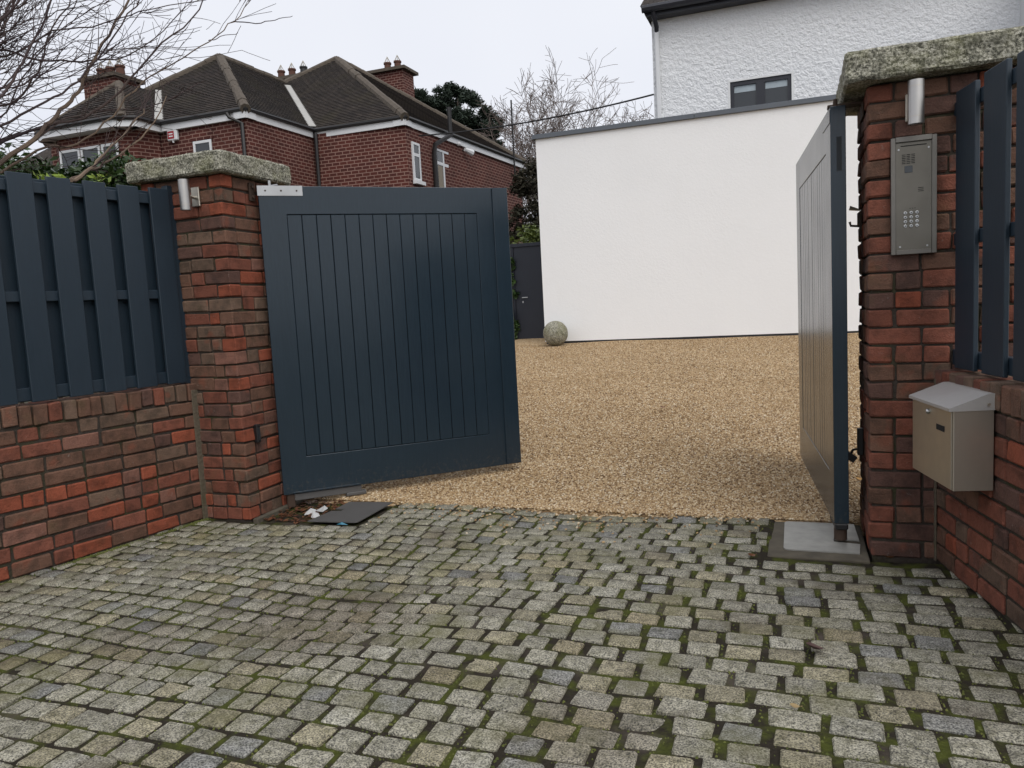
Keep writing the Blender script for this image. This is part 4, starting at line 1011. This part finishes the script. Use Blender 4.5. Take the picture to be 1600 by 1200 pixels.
for lst, d0, d1, r0, r1, ntw, mbx in main:
    ctrl = pix(lst, d0, d1)
    if lst[0][0] < 0: ctrl = [base_pts[0]*.0+root+Vector((tr.uniform(-.1, .1), tr.uniform(-.1, .1), 0)), (root+ctrl[0])/2+Vector((-.15, -.1, .25))]+ctrl
    stem(ctrl, r0*1.2, r1, mbx, ntw)
for k in range(28):
    a = tr.uniform(25, 80); x0, y0 = tr.uniform(-140, -20), tr.uniform(20, 260); ln = tr.uniform(180, 420); lst = []
    for i in range(6):
        t_ = i/5; ang = math.radians(a+tr.uniform(-9, 9)-12*t_); 
        if i: x0 += ln/5*math.cos(ang); y0 -= ln/5*math.sin(ang)
        lst.append((x0, y0))
    ctrl = pix(lst, tr.uniform(5.5, 6.6), tr.uniform(5.8, 7.2)); ctrl = [root+Vector((tr.uniform(-.2, .2), tr.uniform(-.2, .2), 0)), (root+ctrl[0])/2+Vector((-.2, -.1, .3))]+ctrl
    stem(ctrl, tr.uniform(.0045, .0085), .0024, tw, 11)
st.build('trunk', M_STEM, bs, True); tw.build('branches', M_TWIG, bs, True)

# evergreen laurel hedge behind the left fence and lime shrub
lh = empty('laurel_hedge', (-5.1, 4.6, 0), 0, 'dark glossy laurel hedge behind the left fence', 'hedge')
tr.seed(77)
cs = []; rs_ = []
for k in range(34):
    x = -6.3+1.62*k/33; cs.append((x+5.1, .15-(-4.35-x)*.25+tr.uniform(-.15, .15), 2.40+tr.uniform(-.1, .06)+(.15 if x < -5.7 else 0))); rs_.append((.2, .2, .17))
for k in range(95):
    x = tr.uniform(-6.6, -4.72); y = 4.75+(x+4.6)*-.05+tr.uniform(-.25, .5)-(-4.35-x)*.25
    cs.append((x+5.1, y-4.6, tr.uniform(1.7, 2.42 if x > -5.9 else 2.70))); rs_.append((.26, .26, .22))
leaves('crown', clump_points(cs, rs_, 230, 4, .3), .062, M_LAUREL, lh, aspect=.42, seed=5)
b = MB()
for k in range(9): b.tube([(-1.2+k*.23, .1, 0), (-1.2+k*.23+.05, .12, 1.2), (-1.2+k*.22, .1, 2.2)], [.02, .014, .006], 5)
b.build('stems', M_TRUNK, lh)
c0 = at(90, 258, 5.9)
ls = empty('lime_shrub', (c0.x, c0.y, 0), 0, 'bright lime green shrub among the hedge behind the left fence', 'shrub')
leaves('crown', clump_points([(tr.gauss(0, .16), tr.gauss(0, .12), c0.z-.12+tr.gauss(0, .10)) for _ in range(7)], [(.08, .08, .08)]*7, 18, 9, .2), .05, M_LIME, ls, aspect=.4, seed=8)
b = MB(); b.tube([(0, 0, 0), (.03, 0, 1.2), (0, .02, c0.z-.1)], [.015, .012, .005], 5); b.build('stems', M_STEM, ls)
# ivy / hedge by the side door
hg = empty('privet_hedge', (-5.9, 16.2, 0), 0, 'yellow green hedge above the dark side door', 'hedge')
cs = [(tr.uniform(-1.9, 1.25), tr.uniform(-.3, .7), tr.uniform(.6, 2.85)) for _ in range(120)]
cs = [c for c in cs if not (c[0] > .25 and c[2] < 2.35 and c[1] < 0.2)]
leaves('crown', clump_points(cs, [(.32, .3, .3)]*len(cs), 170, 12, .35), .11, M_HEDGE, hg, aspect=.5, seed=13)
b = MB()
for k in range(8): b.tube([(-1.7+k*.38, .3, 0), (-1.7+k*.38, .32, 2.4)], [.03, .012], 5)
b.build('stems', M_TRUNK, hg)
iv = empty('ivy', (-5.5, 15.12, 0), 0, 'dark trailing ivy down the left side of the dark door', 'ivy')
leaves('crown', clump_points([(tr.gauss(-.05, .06), tr.gauss(0, .05), z) for z in np.arange(.6, 2.5, .09)], [(.10, .08, .10)]*22, 60, 3, .2), .07, M_LAUREL, iv, aspect=.8, seed=33)
b = MB(); b.tube([(-.05, .03, .4), (-.02, .02, 1.4), (-.06, .03, 2.4)], .008, 5); b.build('stems', M_TRUNK, iv)
# dull conifer in the gap
cf = empty('conifer', (-7.3, 23.0, 0), 0, 'dull dark conifer between the brick house and the white wall', 'tree')
cs = []; rs_ = []
for k in range(170):
    z = tr.uniform(1.0, 5.5); ra = 1.25*(1-(z/7.6)**2)+.12; a = tr.uniform(0, 6.28); q = ra*math.sqrt(tr.random()); cs.append((q*math.cos(a), q*math.sin(a), z)); rs_.append((.3, .3, .22))
leaves('crown', clump_points(cs, rs_, 110, 40, .2), .13, M_CONIFER, cf, aspect=.4, seed=41)
b = MB(); b.tube([(0, 0, 0), (.05, 0, 3), (0, 0, 6.5)], [.14, .09, .02], 7); b.build('trunk', M_TRUNK, cf)
# pine behind the brick house
pn = empty('pine_tree', (-16.0, 37.0, 0), 0, 'dark green pine with flat topped crown behind the brick roof', 'tree')
b = MB(); b.tube([(0, 0, 0), (.2, .1, 5), (-.1, 0, 9), (.0, 0, 11)], [.32, .25, .16, .06], 8)
cs = []; rs_ = []
for (px_, py_, rw) in ((662, 158, .6), (690, 150, .8), (715, 148, .9), (738, 160, .8), (672, 172, .7), (700, 172, .9), (728, 178, .9), (755, 185, .7), (770, 205, .6), (745, 205, .8), (765, 225, .7), (720, 200, .9), (775, 240, .6), (735, 230, .8), (690, 195, .8), (755, 245, .7)):
    c = at(px_, py_, 40+tr.uniform(-1.2, 1.2)); c = c-Vector((-16, 37, 0))
    b.tube([(0, 0, min(10.5, c.z*.8)), tuple(c*.6+Vector((0, 0, c.z*.3))), tuple(c)], [.09, .06, .02], 5)
    for _ in range(9):
        cs.append((c.x+tr.gauss(0, rw*.5), c.y+tr.gauss(0, rw*.6), c.z+tr.gauss(0, rw*.32))); rs_.append((.34, .34, .24))
b.build('trunk', M_TRUNK, pn)
leaves('crown', clump_points(cs, rs_, 190, 50, .2), .26, M_PINE, pn, aspect=.22, seed=51)
# bare trees far behind
def bare_tree(px_, top, d, spread_, label, n, seed):
    tr.seed(seed); c = at(px_, 300, d); t = empty('bare_tree', (c.x, c.y, 0), 0, label, 'tree', 'bare winter trees beyond the white wall')
    h = at(px_, top, d).z; b = MB(); b.tube([(0, 0, 0), (.1, .1, h*.25), (0, .1, h*.45)], [.22, .17, .12], 7); b.build('trunk', M_TRUNK, t)
    b = MB()
    for k in range(n):
        a = tr.uniform(0, 6.28); s_ = tr.uniform(.05, spread_); z0 = h*tr.uniform(.22, .45)
        grow(b, Vector((0, .05, z0)), Vector((math.cos(a)*s_, math.sin(a)*s_, 1)), (h-z0)*tr.uniform(.44, .60), .055, 4, .2, .0, 5, (3, 4), .010, .5)
    b.build('crown', M_FARTWIG, t)
bare_tree(850, 118, 42, .55, 'tallest bare winter tree beside the pine', 15, 101)
bare_tree(925, 150, 44, .6, 'middle bare winter tree above the grey coping', 14, 102)
bare_tree(990, 165, 43, .5, 'bare winter tree closest to the white house corner', 14, 103)
bare_tree(800, 190, 38, .5, 'low bare winter tree behind the aerial mast', 11, 104)
